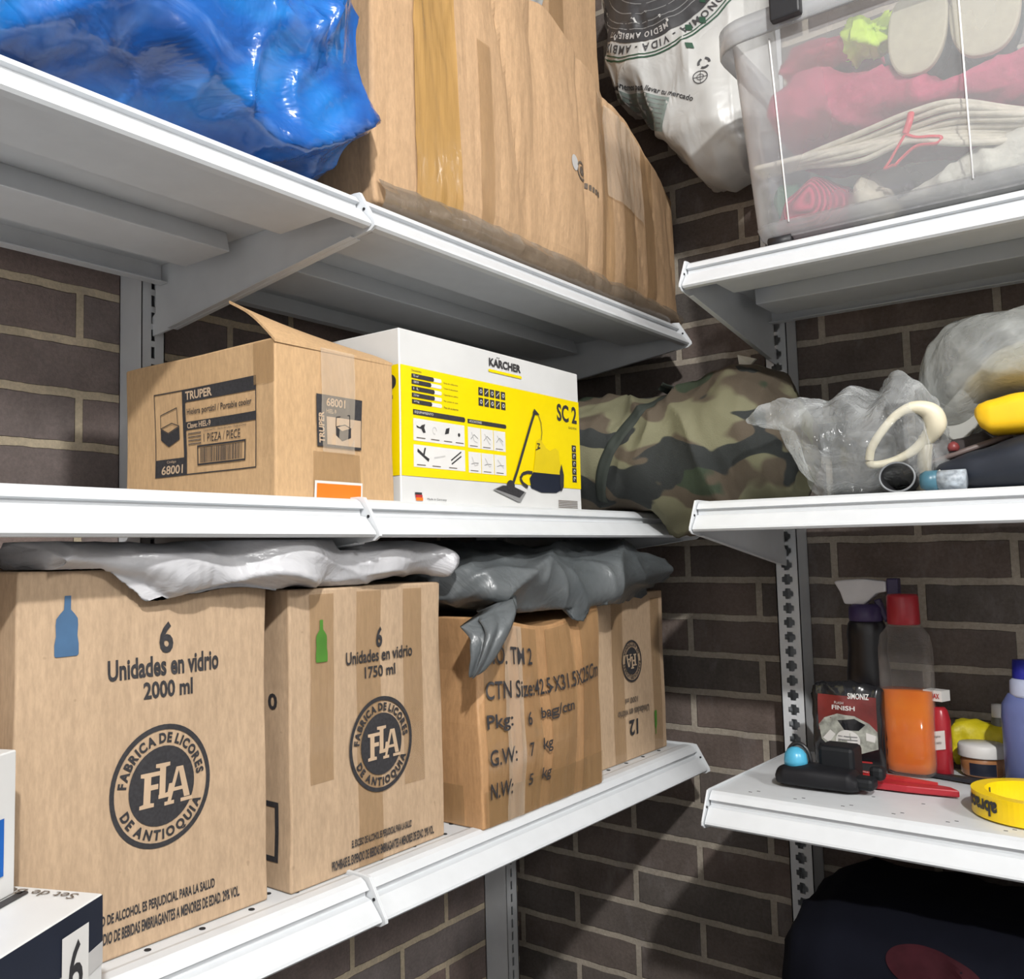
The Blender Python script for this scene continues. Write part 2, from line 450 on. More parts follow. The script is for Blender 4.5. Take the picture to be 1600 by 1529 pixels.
def bvh_of(o):
    me = o.data; return BVHTree.FromPolygons([v.co.copy() for v in me.vertices], [tuple(p.vertices) for p in me.polygons])

# ================================================================ THE ROOM
def slab(name, c, d, m):
    mb = MB(); mb.box((0, 0, 0), d); o = mb.build(name, m); o.location = c; o['kind'] = 'structure'; return o
def slab0(name, c, d, m):
    mb = MB(); mb.box(c, d); o = mb.build(name, m); o['kind'] = 'structure'; return o
slab0('wall_left', (-1.6, .06, 1.4), (3.44, .12, 2.8), brick('brick_wall_left_material', 0, 1.087+2.76, -1.764+24*.0757, .0757, 1.3))
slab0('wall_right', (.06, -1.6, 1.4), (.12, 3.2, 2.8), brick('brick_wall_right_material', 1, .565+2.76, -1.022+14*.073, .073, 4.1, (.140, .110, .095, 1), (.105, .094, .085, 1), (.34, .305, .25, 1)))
wallm = plain('off_white_plaster', (.84, .85, .86), rough=.9)
slab0('wall_back', (-1.6, -3.26, 1.4), (3.44, .12, 2.8), wallm)
slab0('wall_side', (-3.26, -1.6, 1.4), (.12, 3.2, 2.8), wallm)
slab0('ceiling', (-1.6, -1.6, 2.85), (3.44, 3.44, .1), plain('white_ceiling_paint', (.85, .85, .84), rough=.9))
slab0('floor', (-1.6, -1.6, -.05), (3.44, 3.44, .1), plain('dark_floor_tile', (.10, .10, .10), rough=.6, nscale=6))

# ================================================================ SHELVING
DL, DR, PZ = .468, .441, .06
def shelf(name, Dp, L, holes, label, cat='shelf', loc=(0, 0, 0), rz=0, z=0, group=None, yrot=0, cut=.7):
    """local frame: x along the shelf from its left end, -y towards the room, z up; wall plane at y=0"""
    t = thing(name, loc, label, cat, rz, group)
    e, g = .025, .040
    # top sheet with rounded nose, price channel and return lip
    prof = [(-.075, -.002), (-.075, 0), (-Dp+.026, 0), (-Dp+.018, .0022), (-Dp+.006, .0018), (-Dp, -.0015), (-Dp-.0062, -.0095), (-Dp+.0000, -.0110), (-Dp-.0004, -.0178), (-Dp-.0090, -.0196),
            (-Dp-e+.001, -g+.003), (-Dp-e, -g), (-Dp-e+.003, -g-.003), (-Dp-e+.013, -g-.0035), (-Dp-e+.013, -g-.0018), (-Dp-e+.004, -g), (-Dp+.003, -.0200), (-Dp+.004, -.010), (-Dp+.004, -.004)]
    mb = MB(); g2 = .004
    mb.prism(prof, g2, L-g2, lambda u, v, s: (s, u, v))
    mb.box((L/2, -.078, -.016), (L-.01, .002, .03)); mb.box((L/2, -.086, -.031), (L-.01, .018, .0015))
    for k in range(int((L-.06)/.0635)):
        x = .05+k*.0635
        if holes:
            for yy in (-Dp+.034, -Dp+.055): mb.lathe([(.0034, 0), (.0034, .0005)], (x+(.01 if yy < -Dp+.04 else -.012), yy, .0001), 14, mi=1)
        else:
            for dx, yy in ((.0, -Dp+.034), (.008, -Dp+.045), (.02, -Dp+.11)): mb.box((x+dx, yy, .0002), (.0045, .0014, .0004), 1)
            mb.box((x, -.11, -.0023), (.009, .0022, .0006), 1)
    tr = mb.build('tray', [MT['metal'], MT['dark']], t)
    for a, b in ((-Dp+.088, -Dp+.014), (-Dp+.280, -Dp+.208)):
        mb = MB(); q = [(a, -.002), (a+.010, -.033), (b-.014, -.033), (b, -.002)]
        x0, x1 = .030, L-.030
        P = [(x0, y, zz) for y, zz in q]+[(x1, y, zz) for y, zz in q]
        P[1] = (x0+.006, *P[1][1:]); P[2] = (x0+.006, *P[2][1:]); P[5] = (x1-.006, *P[5][1:]); P[6] = (x1-.006, *P[6][1:])
        mb.mesh(P, [(0, 1, 2, 3), (7, 6, 5, 4), (0, 4, 5, 1), (1, 5, 6, 2), (2, 6, 7, 3), (3, 7, 4, 0)])
        mb.build('stiffener_channel', MT['metal'], t, bevel=.002)
    for x in (.0012, L-.0012):
        mb = MB()
        pl = [(-.062, -.001), (-Dp+.004, .0045), (-Dp-.005, .0035), (-Dp-e-.0035, -g+.003), (-Dp-e-.004, -g-.002), (-Dp-e+.004, -g-.007), (-Dp-e+.03, -g-.010), (-.10, -.099), (-.055, -.103), (-.052, -.075), (-.062, -.07)]
        mb.prism(pl, x-.0011, x+.0011, lambda u, v, s: (s, u, v))
        # turned-in flange on the lower edge
        s = 1 if x < L/2 else -1
        a = Vector((x, -Dp-e+.03, -g-.0105)); b = Vector((x, -.10, -.0995))
        mb.mesh([a, b, b+Vector((s*.008, 0, 0)), a+Vector((s*.008, 0, 0)), a+Vector((0, 0, .0015)), b+Vector((0, 0, .0015)), b+Vector((s*.008, 0, .0015)), a+Vector((s*.008, 0, .0015))],
                [(0, 1, 2, 3), (7, 6, 5, 4), (0, 4, 5, 1), (2, 6, 7, 3), (0, 3, 7, 4), (1, 5, 6, 2)])
        br = mb.build('bracket', MT['metal'], t, bevel=.0005)
        mb = MB(); rot = Matrix.Rotation(0, 3, 'X')
        mb.tube([(x-s*.0002, -Dp-.012, -.019), (x+s*.0022, -Dp-.012, -.019)], .0018, 10)
        mb.build('screw_hole', MT['dark'], br)
    return t
WL = .9
ZL = (1.0107, 1.4399, 1.8051); ZR = (1.0205, 1.4449, 1.8121)
names = ('bottom', 'middle', 'top')
for i, z in enumerate(ZL):
    shelf('metal_shelf', DL, WL, i == 0, 'white steel %s shelf on the left wall, bay nearer the room corner' % names[i], loc=(-.999, 0, z), group='left wall shelves')
    shelf('metal_shelf', DL, WL, i == 0, 'white steel %s shelf on the left wall, bay at the left edge of the photo' % names[i], loc=(-.999-WL, 0, z), group='left wall shelves')
for i, z in enumerate(ZR):
    shelf('metal_shelf', DR, WL, False, 'white steel %s shelf on the right wall' % names[i], loc=(0, -.635, z), rz=-PI/2, group='right wall shelves')
shelf('metal_shelf', DR, WL, False, 'lowest white steel shelf on the right wall, under the black bag', loc=(0, -.635, .62), rz=-PI/2, group='right wall shelves')

def post(loc, rz, kind, label):
    t = thing('slotted_upright', loc, label, 'shelf post', rz, 'slotted shelf uprights')
    W, Dq, H, pitch = .041, .056, 2.6, .0257
    mb = MB(); mb.box((-W/2+.001, -Dq/2, H/2), (.002, Dq, H)); mb.box((W/2-.001, -Dq/2, H/2), (.002, Dq, H)); mb.box((0, -.001, H/2), (W, .002, H))
    mb.build('channel_body', MT['metal'], t)
    bm = bmesh.new(); n = int(H/pitch)
    w2 = W/2
    if kind == 'clover':
        a, b = .0046, .0094; c = .0062
        hole = [(a, -b), (c, -c), (b, -a), (b, a), (c, c), (a, b), (-a, b), (-c, c), (-b, a), (-b, -a), (-c, -c), (-a, -b)]
        hole = [(a, -b), (a*1.08, -a*1.2), (a*1.2, -a*1.08), (b, -a), (b, a), (a*1.2, a*1.08), (a*1.08, a*1.2), (a, b), (-a, b), (-a*1.08, a*1.2), (-a*1.2, a*1.08), (-b, a), (-b, -a), (-a*1.2, -a*1.08), (-a*1.08, -a*1.2), (-a, -b)]
    else:
        hole = [(.0033, -.0085), (.0033, .0085), (-.0033, .0085), (-.0033, -.0085)]
    outer = [(-w2, -pitch/2), (w2, -pitch/2), (w2, pitch/2), (-w2, pitch/2)]
    vo = [bm.verts.new((x, -Dq, y)) for x, y in outer]; vh = [bm.verts.new((x, -Dq, y)) for x, y in hole]
    E = [bm.edges.new((L[i], L[(i+1) % len(L)])) for L in (vo, vh) for i in range(len(L))]
    bmesh.ops.triangle_fill(bm, use_beauty=True, edges=E)
    bm.verts.index_update(); V = [v.co.copy() for v in bm.verts]; Fc = [tuple(v.index for v in f.verts) for f in bm.faces]
    # hole rim depth
    rim = [(x, -Dq, y) for x, y in hole]; rim2 = [(x, -Dq+.002, y) for x, y in hole]; bm.free()
    off = (1.022 % pitch)
    mb = MB()
    for k in range(n):
        z = off+pitch*(k+.5); s = Vector((0, 0, z))
        mb.mesh([v+s for v in V], Fc); m = len(hole)
        mb.mesh([Vector(v)+s for v in rim+rim2], [(i, (i+1) % m, m+(i+1) % m, m+i) for i in range(m)])
    mb.build('perforated_face', MT['metal'], t)
    return t
post((-1.001, 0, 0), 0, 'slot', 'white slotted upright between the two bays on the left wall')
post((-.106, 0, 0), 0, 'slot', 'white slotted upright in the room corner below the left bottom shelf')
post((0, -.637, 0), -PI/2, 'clover', 'white upright with clover shaped holes holding the right wall shelves')

# ================================================================ LEFT WALL, BOTTOM SHELF
def licor_art(dim, cx, k=1.0, bottle='blue_print', num='6', lines=('Unidades en vidrio', '2000 ml'), a=None):
    return a
EMB = [ # serif F, raised L, A inside the emblem, unit = disc radius; strokes as polygons
    [(-.74, -.52), (-.28, -.52), (-.28, -.42), (-.40, -.40), (-.40, -.06), (-.16, -.06), (-.16, .08), (-.40, .08), (-.40, .30), (-.02, .30), (-.02, .42), (-.74, .42), (-.74, .32), (-.62, .30), (-.62, -.40), (-.74, -.42)],
    [(-.14, -.34), (.30, -.34), (.30, .02), (.20, .02), (.16, -.20), (.08, -.22), (.08, .50), (.22, .52), (.22, .62), (-.26, .62), (-.26, .52), (-.12, .50), (-.12, -.22), (-.14, -.24)]]
def emblem(A, c, R, ring=True):
    A.ring(c, R*.915, R, 'ink'); 
    A.arc('FABRICA DE LICORES', c, R*.71, R*.155, PI/2, 'ink', squeeze=.92, gap=.17, bold=.045)
    A.arc('DE ANTIOQUIA', c, R*.71, R*.155, -PI/2, 'ink', squeeze=.96, inward=True, gap=.22, bold=.045)
    r = R*.65; A.disc(c, r, 'ink', 1)
    for P in EMB: A.poly([(c[0]+x*r*.92, c[1]+y*r*.92) for x, y in P], 'kraft_print', 2)
    # A
    def q(P, ly=2, m='kraft_print'): A.poly([(c[0]+x*r*.92, c[1]+y*r*.92) for x, y in P], m, ly)
    q([(.14, -.52), (.26, -.52), (.56, .44), (.44, .44)]); q([(.50, .44), (.68, .44), (.92, -.44), (.72, -.44)])
    q([(.30, -.22), (.76, -.22), (.76, -.12), (.30, -.12)]); q([(.06, -.56), (.38, -.56), (.38, -.46), (.06, -.46)])
    q([(.60, -.56), (1.0, -.56), (1.0, -.46), (.60, -.46)])
def bottle_shape(A, c, w, h, m):
    P = [(-.5, .03), (-.5, .20), (-.44, .34), (-.46, .52), (-.44, .62), (-.30, .70), (-.14, .77), (-.13, 1), (.13, 1), (.14, .77), (.30, .70), (.44, .62), (.46, .52), (.44, .34), (.5, .20), (.5, .03), (.44, 0), (-.44, 0)]
    A.poly([(c[0]+x*w, c[1]+y*h) for x, y in P], m)
WARN = ('EL EXCESO DE ALCOHOL ES PERJUDICIAL PARA LA SALUD', 'PROHIBASE EL EXPENDIO DE BEBIDAS EMBRIAGANTES A MENORES DE EDAD. 29% VOL.')
def place_carton(name, dim, loc, rz, label, mat, art=None, D=None, extra=None, r=.003, side=None, group=None, pbase=.0005):
    t = thing(name, loc, label, 'box', rz, group)
    mb = MB(); nm = [mat]; carton(mb, dim, r, D)
    if art: art.emit(mb, facemap(dim, 'front', r, D), nm, base=pbase)
    if side: side.emit(mb, facemap(dim, 'left', r, D), nm)
    mb.build('carton_body', [MT[n] for n in nm], t)
    if extra: extra(t, dim, D)
    return t
def front(dim, D, r=.003): return facemap(dim, 'front', r, D)

# box one: 2000 ml   (front face x -1.398..-1.112 at y=-.428)
X0, Z0 = -1.398, ZL[0]
A = Art(); o = lambda x, z: (x-X0, z-Z0)
bottle_shape(A, o(-1.3505, 1.2905), .0245, .054, 'blue_print')
A.text('6', *o(-1.2525, 1.2835), *o(-1.2365, 1.3145), 'ink', bold=.03)
A.text('Unidades en vidrio', *o(-1.308, 1.262), *o(-1.179, 1.282), 'ink', bold=.03)
A.text('2000 ml', *o(-1.271, 1.241), *o(-1.2135, 1.2575), 'ink', bold=.03)
emblem(A, o(-1.2485, 1.157), .0585)
A.text(WARN[0], *o(-1.340, 1.0415), *o(-1.184, 1.0535), 'ink', bold=.03)
A.text(WARN[1], *o(-1.365, 1.0265), *o(-1.152, 1.0375), 'ink', bold=.03)
def ex1(t, dim, D):
    f = front(dim, D)
    mb = MB(); mb.build  # dents are in the body
place_carton('cardboard_box', (.286, .32, .356), (-1.255, -.268, Z0+.0005), 0, 'tall kraft liquor carton printed 2000 ml with a blue bottle', 'card', A, boxnoise(0, .0028, 9, 2))
# box two: 1750 ml
X0 = -1.088; A = Art()
bottle_shape(A, o(-1.041, 1.2555), .019, .048, 'green_print')
A.text('6', *o(-.946, 1.264), *o(-.935, 1.2885), 'ink', bold=.03)
A.text('Unidades en vidrio', *o(-1.0, 1.2475), *o(-.879, 1.2625), 'ink', bold=.018)
A.text('1750 ml', *o(-.967, 1.2285), *o(-.912, 1.2425), 'ink', bold=.018)
emblem(A, o(-.939, 1.148), .0565)
A.text(WARN[0], *o(-.995, 1.0355), *o(-.886, 1.0465), 'ink', bold=.03)
A.text(WARN[1], *o(-1.027, 1.0195), *o(-.842, 1.0305), 'ink', bold=.03)
S = Art(); S.frame(.235, .03, .300, .095, .006, 'ink'); S.text('0', .285, .195, .300, .213, 'ink', bold=.03); S.text('vidri', .22, .195, .278, .213, 'ink', bold=.02)
def ex2(t, dim, D):
    f = front(dim, D)
    for a, b, c in ((.030, .068, .11), (.107, .150, .0), (.192, .230, .08)): sheet(f, a, c, b, .322, MT['tape'], 'packing_tape', t, sk=0)
place_carton('cardboard_box', (.271, .32, .328), (-.9525, -.278, Z0+.0005), 0, 'kraft liquor carton printed 1750 ml with a green bottle', 'card', A, boxnoise(0, .0026, 9, 5), ex2, side=S, pbase=.0018)
# box three: TM 2
X0 = -.772; Zb = Z0; A = Art()
for tx, (a, b, c, d) in (('NO. TM 2', (-.758, 1.2195, -.656, 1.2435)), ('CTN Size:42.5X31.5X25Cm', (-.760, 1.1755, -.466, 1.1985)), ('Pkg:', (-.761, 1.134, -.708, 1.157)), ('6', (-.675, 1.136, -.665, 1.155)),
                         ('bag/ctn', (-.642, 1.137, -.560, 1.158)), ('G.W:', (-.760, 1.092, -.704, 1.113)), ('7', (-.675, 1.093, -.665, 1.112)), ('kg', (-.642, 1.092, -.618, 1.114)),
                         ('N.W:', (-.760, 1.049, -.712, 1.070)), ('5', (-.675, 1.052, -.665, 1.068)), ('kg', (-.642, 1.050, -.618, 1.071))):
    A.text(tx, a-X0, b-Z0, c-X0, d-Z0, 'ink', bold=.012)
def D3(p):
    e = min(1, p.z/.08); n = noise.noise_vector(p*9+Vector((3, 1, 9)))*.0045*e
    bulge = -.010*math.cos(p.x/.33*PI)*math.sin(min(1, p.z/.27)*PI) if p.y < 0 else 0
    pinch = .012*math.exp(-((p.x+.165)/.03)**2-((p.z-.2)/.05)**2)
    top = (p.z/.27)**3*(.014*math.cos((p.x)/.33*2*PI)*-1+.0)
    return Vector((n.x+pinch+(-.004 if p.x < 0 else .004)*math.sin(p.z/.27*PI), n.y+bulge+pinch, n.z*.5+top*.8))
def ex3(t, dim, D):
    f = front(dim, D)
    sheet(f, .012, .0, .062, .262, MT['tape'], 'packing_tape', t, jit=.002); sheet(f, .085, .0, .135, .262, MT['tape'], 'packing_tape', t, jit=.002, off=.0014)
    sheet(f, .16, .0, .228, .262, MT['tape'], 'packing_tape', t, jit=.002, off=.0016); sheet(f, .255, .0, .318, .262, MT['tape'], 'packing_tape', t, jit=.002, off=.0012)
    sheet(f, .004, .004, .32, .05, MT['tape'], 'packing_tape', t, jit=.001, off=.0022)
    tag(sheet(f, .052, .002, .09, .262, MT['tape_c'], 'clear_tape', t, jit=.005, off=.003), 'wrinkled clear tape')
    sheet(facemap(dim, 'left', .003, D), .0, .004, .24, .055, MT['tape'], 'packing_tape', t)
place_carton('cardboard_box', (.322, .27, .268), (-.611, -.333, Z0+.0005), .0, 'battered brown taped carton marked NO. TM 2', 'card_d', A, D3, ex3, pbase=.0045)
# box four: upside-down 12-unit liquor carton at the far end
X0 = -.42; A = Art(); c = o(-.2655, 1.18)
A.ring(c, .0335, .0365, 'ink'); A.disc(c, .021, 'ink')
A2 = Art(); emblem(A2, (0, 0), .0365); A.items = []
for P, Fc, m, ly in A2.items: A.items.append(([(c[0]-x, c[1]-y) for x, y in P], Fc, m, ly))
A.text('1000 ml', *o(-.296, 1.108), *o(-.250, 1.118), 'ink_f', bold=.02, rot=180)
A.text('Unidades en vidrio', *o(-.322, 1.086), *o(-.208, 1.099), 'ink_f', bold=.02, rot=180)
A.text('12', *o(-.283, 1.052), *o(-.252, 1.079), 'ink', bold=.025, rot=180)
A2 = Art(); bottle_shape(A2, (0, 0), .010, .042, 'green_print')
for P, Fc, m, ly in A2.items: A.items.append(([(-.182-X0-x, 1.083-Z0-y) for x, y in P], Fc, m, ly))
def ex4(t, dim, D):
    f = front(dim, D)
    sheet(f, .085, .0, .125, .275, MT['tape'], 'packing_tape', t); sheet(f, .235, .0, .27, .275, MT['tape'], 'packing_tape', t)
place_carton('cardboard_box', (.288, .30, .288), (-.276, -.280, Z0+.0005), 0, 'upside-down liquor carton with a 12 mark at the far right end of the bottom shelf', 'card', A, boxnoise(0, .002, 9, 8), ex4, pbase=.0018)
# box left of box one, and the teal cloth on it
place_carton('cardboard_box', (.24, .26, .352), (-1.535, -.215, Z0+.0005), 0, 'plain cardboard carton half hidden behind the white blue-marked box', 'card_s', None, boxnoise(0, .003, 9, 11))
def mpx(u, v, d): return (u, d, v)
cl = blob('folded_cloth', plain('teal_fabric', (.008, .022, .028), .85, var=.2), [(-1.66, 1.368, 1.374, -.30, -.12, 2.4), (-1.64, 1.366, 1.386, -.33, -.1, 3), (-1.45, 1.366, 1.393, -.34, -.1, 3), (-1.415, 1.366, 1.391, -.34, -.1, 3), (-1.409, 1.370, 1.385, -.32, -.12, 3)], mpx, 40, 40,
     creased(.004, 14, 3), fix=lambda p: (p.x, p.y, max(1.3665, min(1.396, p.z))))
tag(cl, 'dark teal folded cloth on the plain carton at the far left', 'cloth')

# white plastic sheet squeezed over the first two cartons
def drape(top, yf, zmax):
    def fx(p):
        x, y, z = p
        t = top(x)
        if t is not None and z < t+.001:
            if y > yf(x)-.003:
                if (t-z) < (y-yf(x)+.004) : z = t+.001+(.0003)
                else: y = yf(x)-.004
        if abs(x+.999) < .016: z = min(z, max(1.345, 1.388-.13*(y+.49)))
        return (x, y, min(z, zmax))
    return fx
def prof(pts):
    def f(x):
        for (a, za), (b, zb) in zip(pts, pts[1:]):
            if a <= x <= b: return za+(zb-za)*(x-a)/(b-a)
        return pts[0][1] if x < pts[0][0] else pts[-1][1]
    return f
wp = NT('white_plastic_sheet'); wp.set(Roughness=.28); wp.col(wp.ramp(wp.noise(wp.coords(), 12, 3), [(.3, (.46, .46, .48)), (.7, (.56, .56, .58))]))
wp.b.inputs['Specular IOR Level'].default_value = .6
_n = wp.noise(wp.coords((1, 1, 2.2)), 12, 4, .55, 1.0); wp.bump(wp.math('ABSOLUTE', wp.math('SUBTRACT', _n, .5)), .45, .010)
low = prof([(-1.396, 1.382), (-1.388, 1.371), (-1.336, 1.366), (-1.302, 1.357), (-1.252, 1.350), (-1.205, 1.355), (-1.11, 1.340), (-1.042, 1.352), (-1.01, 1.344), (-.977, 1.340), (-.89, 1.347), (-.825, 1.349), (-.808, 1.38)])
secs = []
for i in range(41):
    x = -1.372+(.548)*i/40; k = min(1, min(i, 40-i)/2+.25)
    secs.append((x, low(x)-.004, 1.396 if i not in (0, 40) else 1.386, -.462+.008*math.sin(i*.55)*k, -.34, 2.4))
b1top = lambda x: 1.3675 if x < -1.108 else (1.3395 if x < -.812 else None)
sh = blob('plastic_sheet', wp.m, secs, mpx, 190, 90, creased(.013, 5.2, 12, (.8, 1, 2.6), .22, 2.6, 1.0), drape(b1top, lambda x: -.437 if x < -1.108 else -.445, 1.3945))
tag(sh, 'crumpled white plastic sheet over the two liquor cartons', 'plastic bag')

gp = NT('charcoal_plastic'); gp.set(Roughness=.34); gp.b.inputs['Specular IOR Level'].default_value = .55
gp.col(gp.ramp(gp.noise(gp.coords(), 9, 4), [(.3, (.075, .085, .09)), (.7, (.115, .125, .13))]))
_n = gp.noise(gp.coords(), 14, 4, .55, .8); gp.bump(gp.math('ABSOLUTE', gp.math('SUBTRACT', _n, .5)), .55, .010)
lowg = prof([(-.81, 1.30), (-.80, 1.302), (-.76, 1.296), (-.699, 1.290), (-.64, 1.283), (-.582, 1.271), (-.529, 1.240), (-.468, 1.259), (-.41, 1.283), (-.29, 1.298), (-.16, 1.31), (-.109, 1.332), (-.10, 1.34)])
topg = prof([(-.81, 1.35), (-.78, 1.372), (-.742, 1.377), (-.69, 1.383), (-.539, 1.380), (-.42, 1.387), (-.259, 1.384), (-.16, 1.365), (-.109, 1.347), (-.10, 1.342)])
secs = []
for i in range(45):
    x = -.81+.66*i/44; k = min(1, min(i, 44-i)/3+.2)
    secs.append((x, lowg(x), topg(x), -.492*k+(-.40)*(1-k), -.22*k-.36*(1-k), 2.3))
bt = lambda x: (1.288 if x < -.45 else 1.303) if x < -.128 else None
gb = blob('plastic_bag', gp.m, secs, mpx, 200, 90, creased(.016, 4.6, 34, (.8, 1, 1.5), .45, 2.6, 1.0), drape(bt, lambda x: -.482 if x < -.445 else -.436, 1.3955))
tag(gb, 'charcoal grey plastic bag flopped over the taped carton', 'plastic bag')
# hanging tail of the bag over the carton's front corner
def tail():
    mb = MB(); path = catmull([(-.770, -.486, 1.302), (-.782, -.503, 1.287), (-.796, -.507, 1.265), (-.808, -.503, 1.240), (-.818, -.497, 1.222)], 9)
    nn = 40
    P = []
    for i, p in enumerate(path):
        t = i/(len(path)-1); wd = .036*(1-t)**.7+.010
        for k in range(nn):
            a = 2*PI*k/nn; r = wd*(1+.35*math.sin(a*5+2*t)+.12*math.sin(a*9+t*6))
            P.append((p.x+r*math.cos(a), p.y+.30*r*math.sin(a), p.z+.32*r*math.cos(a)))
    m = len(path)
    mb.mesh(P, [(j*nn+k, j*nn+(k+1) % nn, (j+1)*nn+(k+1) % nn, (j+1)*nn+k) for j in range(m-1) for k in range(nn)]+[tuple(range(nn))[::-1], tuple((m-1)*nn+k for k in range(nn))])
    return mb.build('bag_tail', gp.m, gb, smooth=True)
tail()

# bottom-left corner: low box marked 6 and a white box on it
gA = Vector((-1.376, -.530, 0)); ang = math.radians(-154.6+180)   # right corner; long side runs to the viewer's left
dim = (.26, .16, .102)
ux = Vector((math.cos(ang), math.sin(ang), 0)); uy = Vector((-math.sin(ang), math.cos(ang), 0))
ctr = gA-ux*dim[0]/2+uy*dim[1]/2
t = thing('storage_box', (ctr.x, ctr.y, Z0+.0005), 'low white and navy box marked 6 at the bottom left corner', 'box', ang)
mb = MB(); nm = ['white_card']; carton(mb, dim, .0015)
A = Art(); w_, h_ = dim[0], dim[2]
A.poly([(0, h_), (0, h_-.062), (w_, h_-.036), (w_, h_)], 'navy'); A.poly([(0, h_-.080), (w_, h_-.053), (w_, h_-.036), (0, h_-.062)], 'lgrey_print')
A.rect(w_-.055, h_-.079, w_-.021, h_-.014, 'white_print', 2); A.text('6', w_-.047, h_-.061, w_-.029, h_-.021, 'ink', 3, bold=.01)
A.text('porciones', w_-.053, h_-.074, w_-.023, h_-.066, 'ink', 3)
A.emit(mb, facemap(dim, 'front', .0015), nm)
A = Art(); g_ = glyphs('Set de Bowls')
A.items.append(([(w_-.007-y*.0165, .016+(x-g_[2])*.0165) for x, y in g_[0]], g_[1], 'ink_f', 1))
A.poly([(w_-.14, .058), (w_-.014, .058), (w_-.011, .061), (w_-.011, .064), (w_-.014, .067), (w_-.14, .067)], 'ink')
A.emit(mb, facemap(dim, 'top', .0015), nm)
mb.build('carton_body', [MT[n] for n in nm], t)
wb = Vector((-1.421, -.4755, 0))-ux*.05+uy*.06
t = thing('white_box', (wb.x, wb.y, Z0+.1035), 'white carton with a blue panel stacked on the low box at left', 'box', ang)
dim = (.10, .12, .112); mb = MB(); nm = ['white_card']; carton(mb, dim, .0015)
A = Art(); A.rect(.006, .018, .085, .062, 'blue2'); A.emit(mb, facemap(dim, 'front', .0015), nm)
WB = mb.build('carton_body', [MT[n] for n in nm], t); WBT = t

# ================================================================ LEFT WALL, MIDDLE SHELF
Z0 = ZL[1]+.0005
# portable cooler carton
dim = (.198, .285, .178)
def coolerpic(A, c, s, ly=2):
    q = lambda P, m: A.poly([(c[0]+x*s, c[1]+y*s) for x, y in P], m, ly)
    q([(-.5, .1), (-.5, -.25), (-.1, -.5), (.5, -.3), (.5, .1), (-.1, -.08)], 'ink')
    A.path([(c[0]+x*s, c[1]+y*s) for x, y in [(-.5, .12), (-.1, -.06), (.5, .12), (.1, .25), (-.5, .12), (-.48, .55), (.40, .72), (.42, .2)]], .0011, 'ink', ly)
L_ = Art(); z5 = .005
L_.frame(.063, .030+z5, .254, .134+z5, .0014, 'ink'); L_.rect(.122, .118+z5, .254, .134+z5, 'ink'); L_.rect(.064, .031+z5, .125, .052+z5, 'ink'); L_.rect(.120, .031+z5, .126, .133+z5, 'ink')
L_.rect(.126, .084+z5, .254, .094+z5, 'ink'); L_.text('TRUPER', .127, .1205+z5, .176, .131+z5, 'kraft_print', 2, bold=.03)
L_.text('Hielera portátil / Portable cooler', .129, .100+z5, .246, .110+z5, 'ink', 2, bold=.01)
L_.text('Clave: HIEL-9', .129, .0855+z5, .173, .0925+z5, 'kraft_print', 2, bold=.02)
L_.text('1 PIEZA / PIECE', .160, .067+z5, .226, .077+z5, 'ink', 2); L_.text('Código', .086, .046+z5, .104, .050+z5, 'kraft_print', 2)
L_.text('68001', .076, .033+z5, .118, .044+z5, 'kraft_print', 2, bold=.02)
L_.frame(.147, .040+z5, .236, .064+z5, .002, 'ink', 2)
x = .153
while x < .229:
    ww = random.choice((.0007, .0012, .0018)); L_.rect(x, .043+z5, x+ww, .061+z5, 'ink', 2); x += ww+random.choice((.0008, .0013))
for k in range(4): L_.rect(.130, .066+z5+k*.0042, .155, .0675+z5+k*.0042, 'ink_f', 2)
L_.text('Capacidad 9 L   Hecho en China / Made in China', .160, .0785+z5, .236, .0825+z5, 'ink_f', 2)
coolerpic(L_, (.094, .086+z5), .038)
R_ = Art(); R_.rect(.062, .056+z5, .138, .116+z5, 'ink'); R_.rect(.078, .059+z5, .1365, .091+z5, 'kraft_print', 2)
R_.text('68001', .078, .103+z5, .109, .113+z5, 'kraft_print', 2, bold=.02); R_.text('HIEL-9', .078, .095+z5, .094, .100+z5, 'kraft_print', 2)
R_.text('TRUPER', .065, .060+z5, .074, .096+z5, 'kraft_print', 2, bold=.03, rot=90)
coolerpic(R_, (.106, .077+z5), .026, 3)
Dt = boxnoise(0, .003, 9, 17)
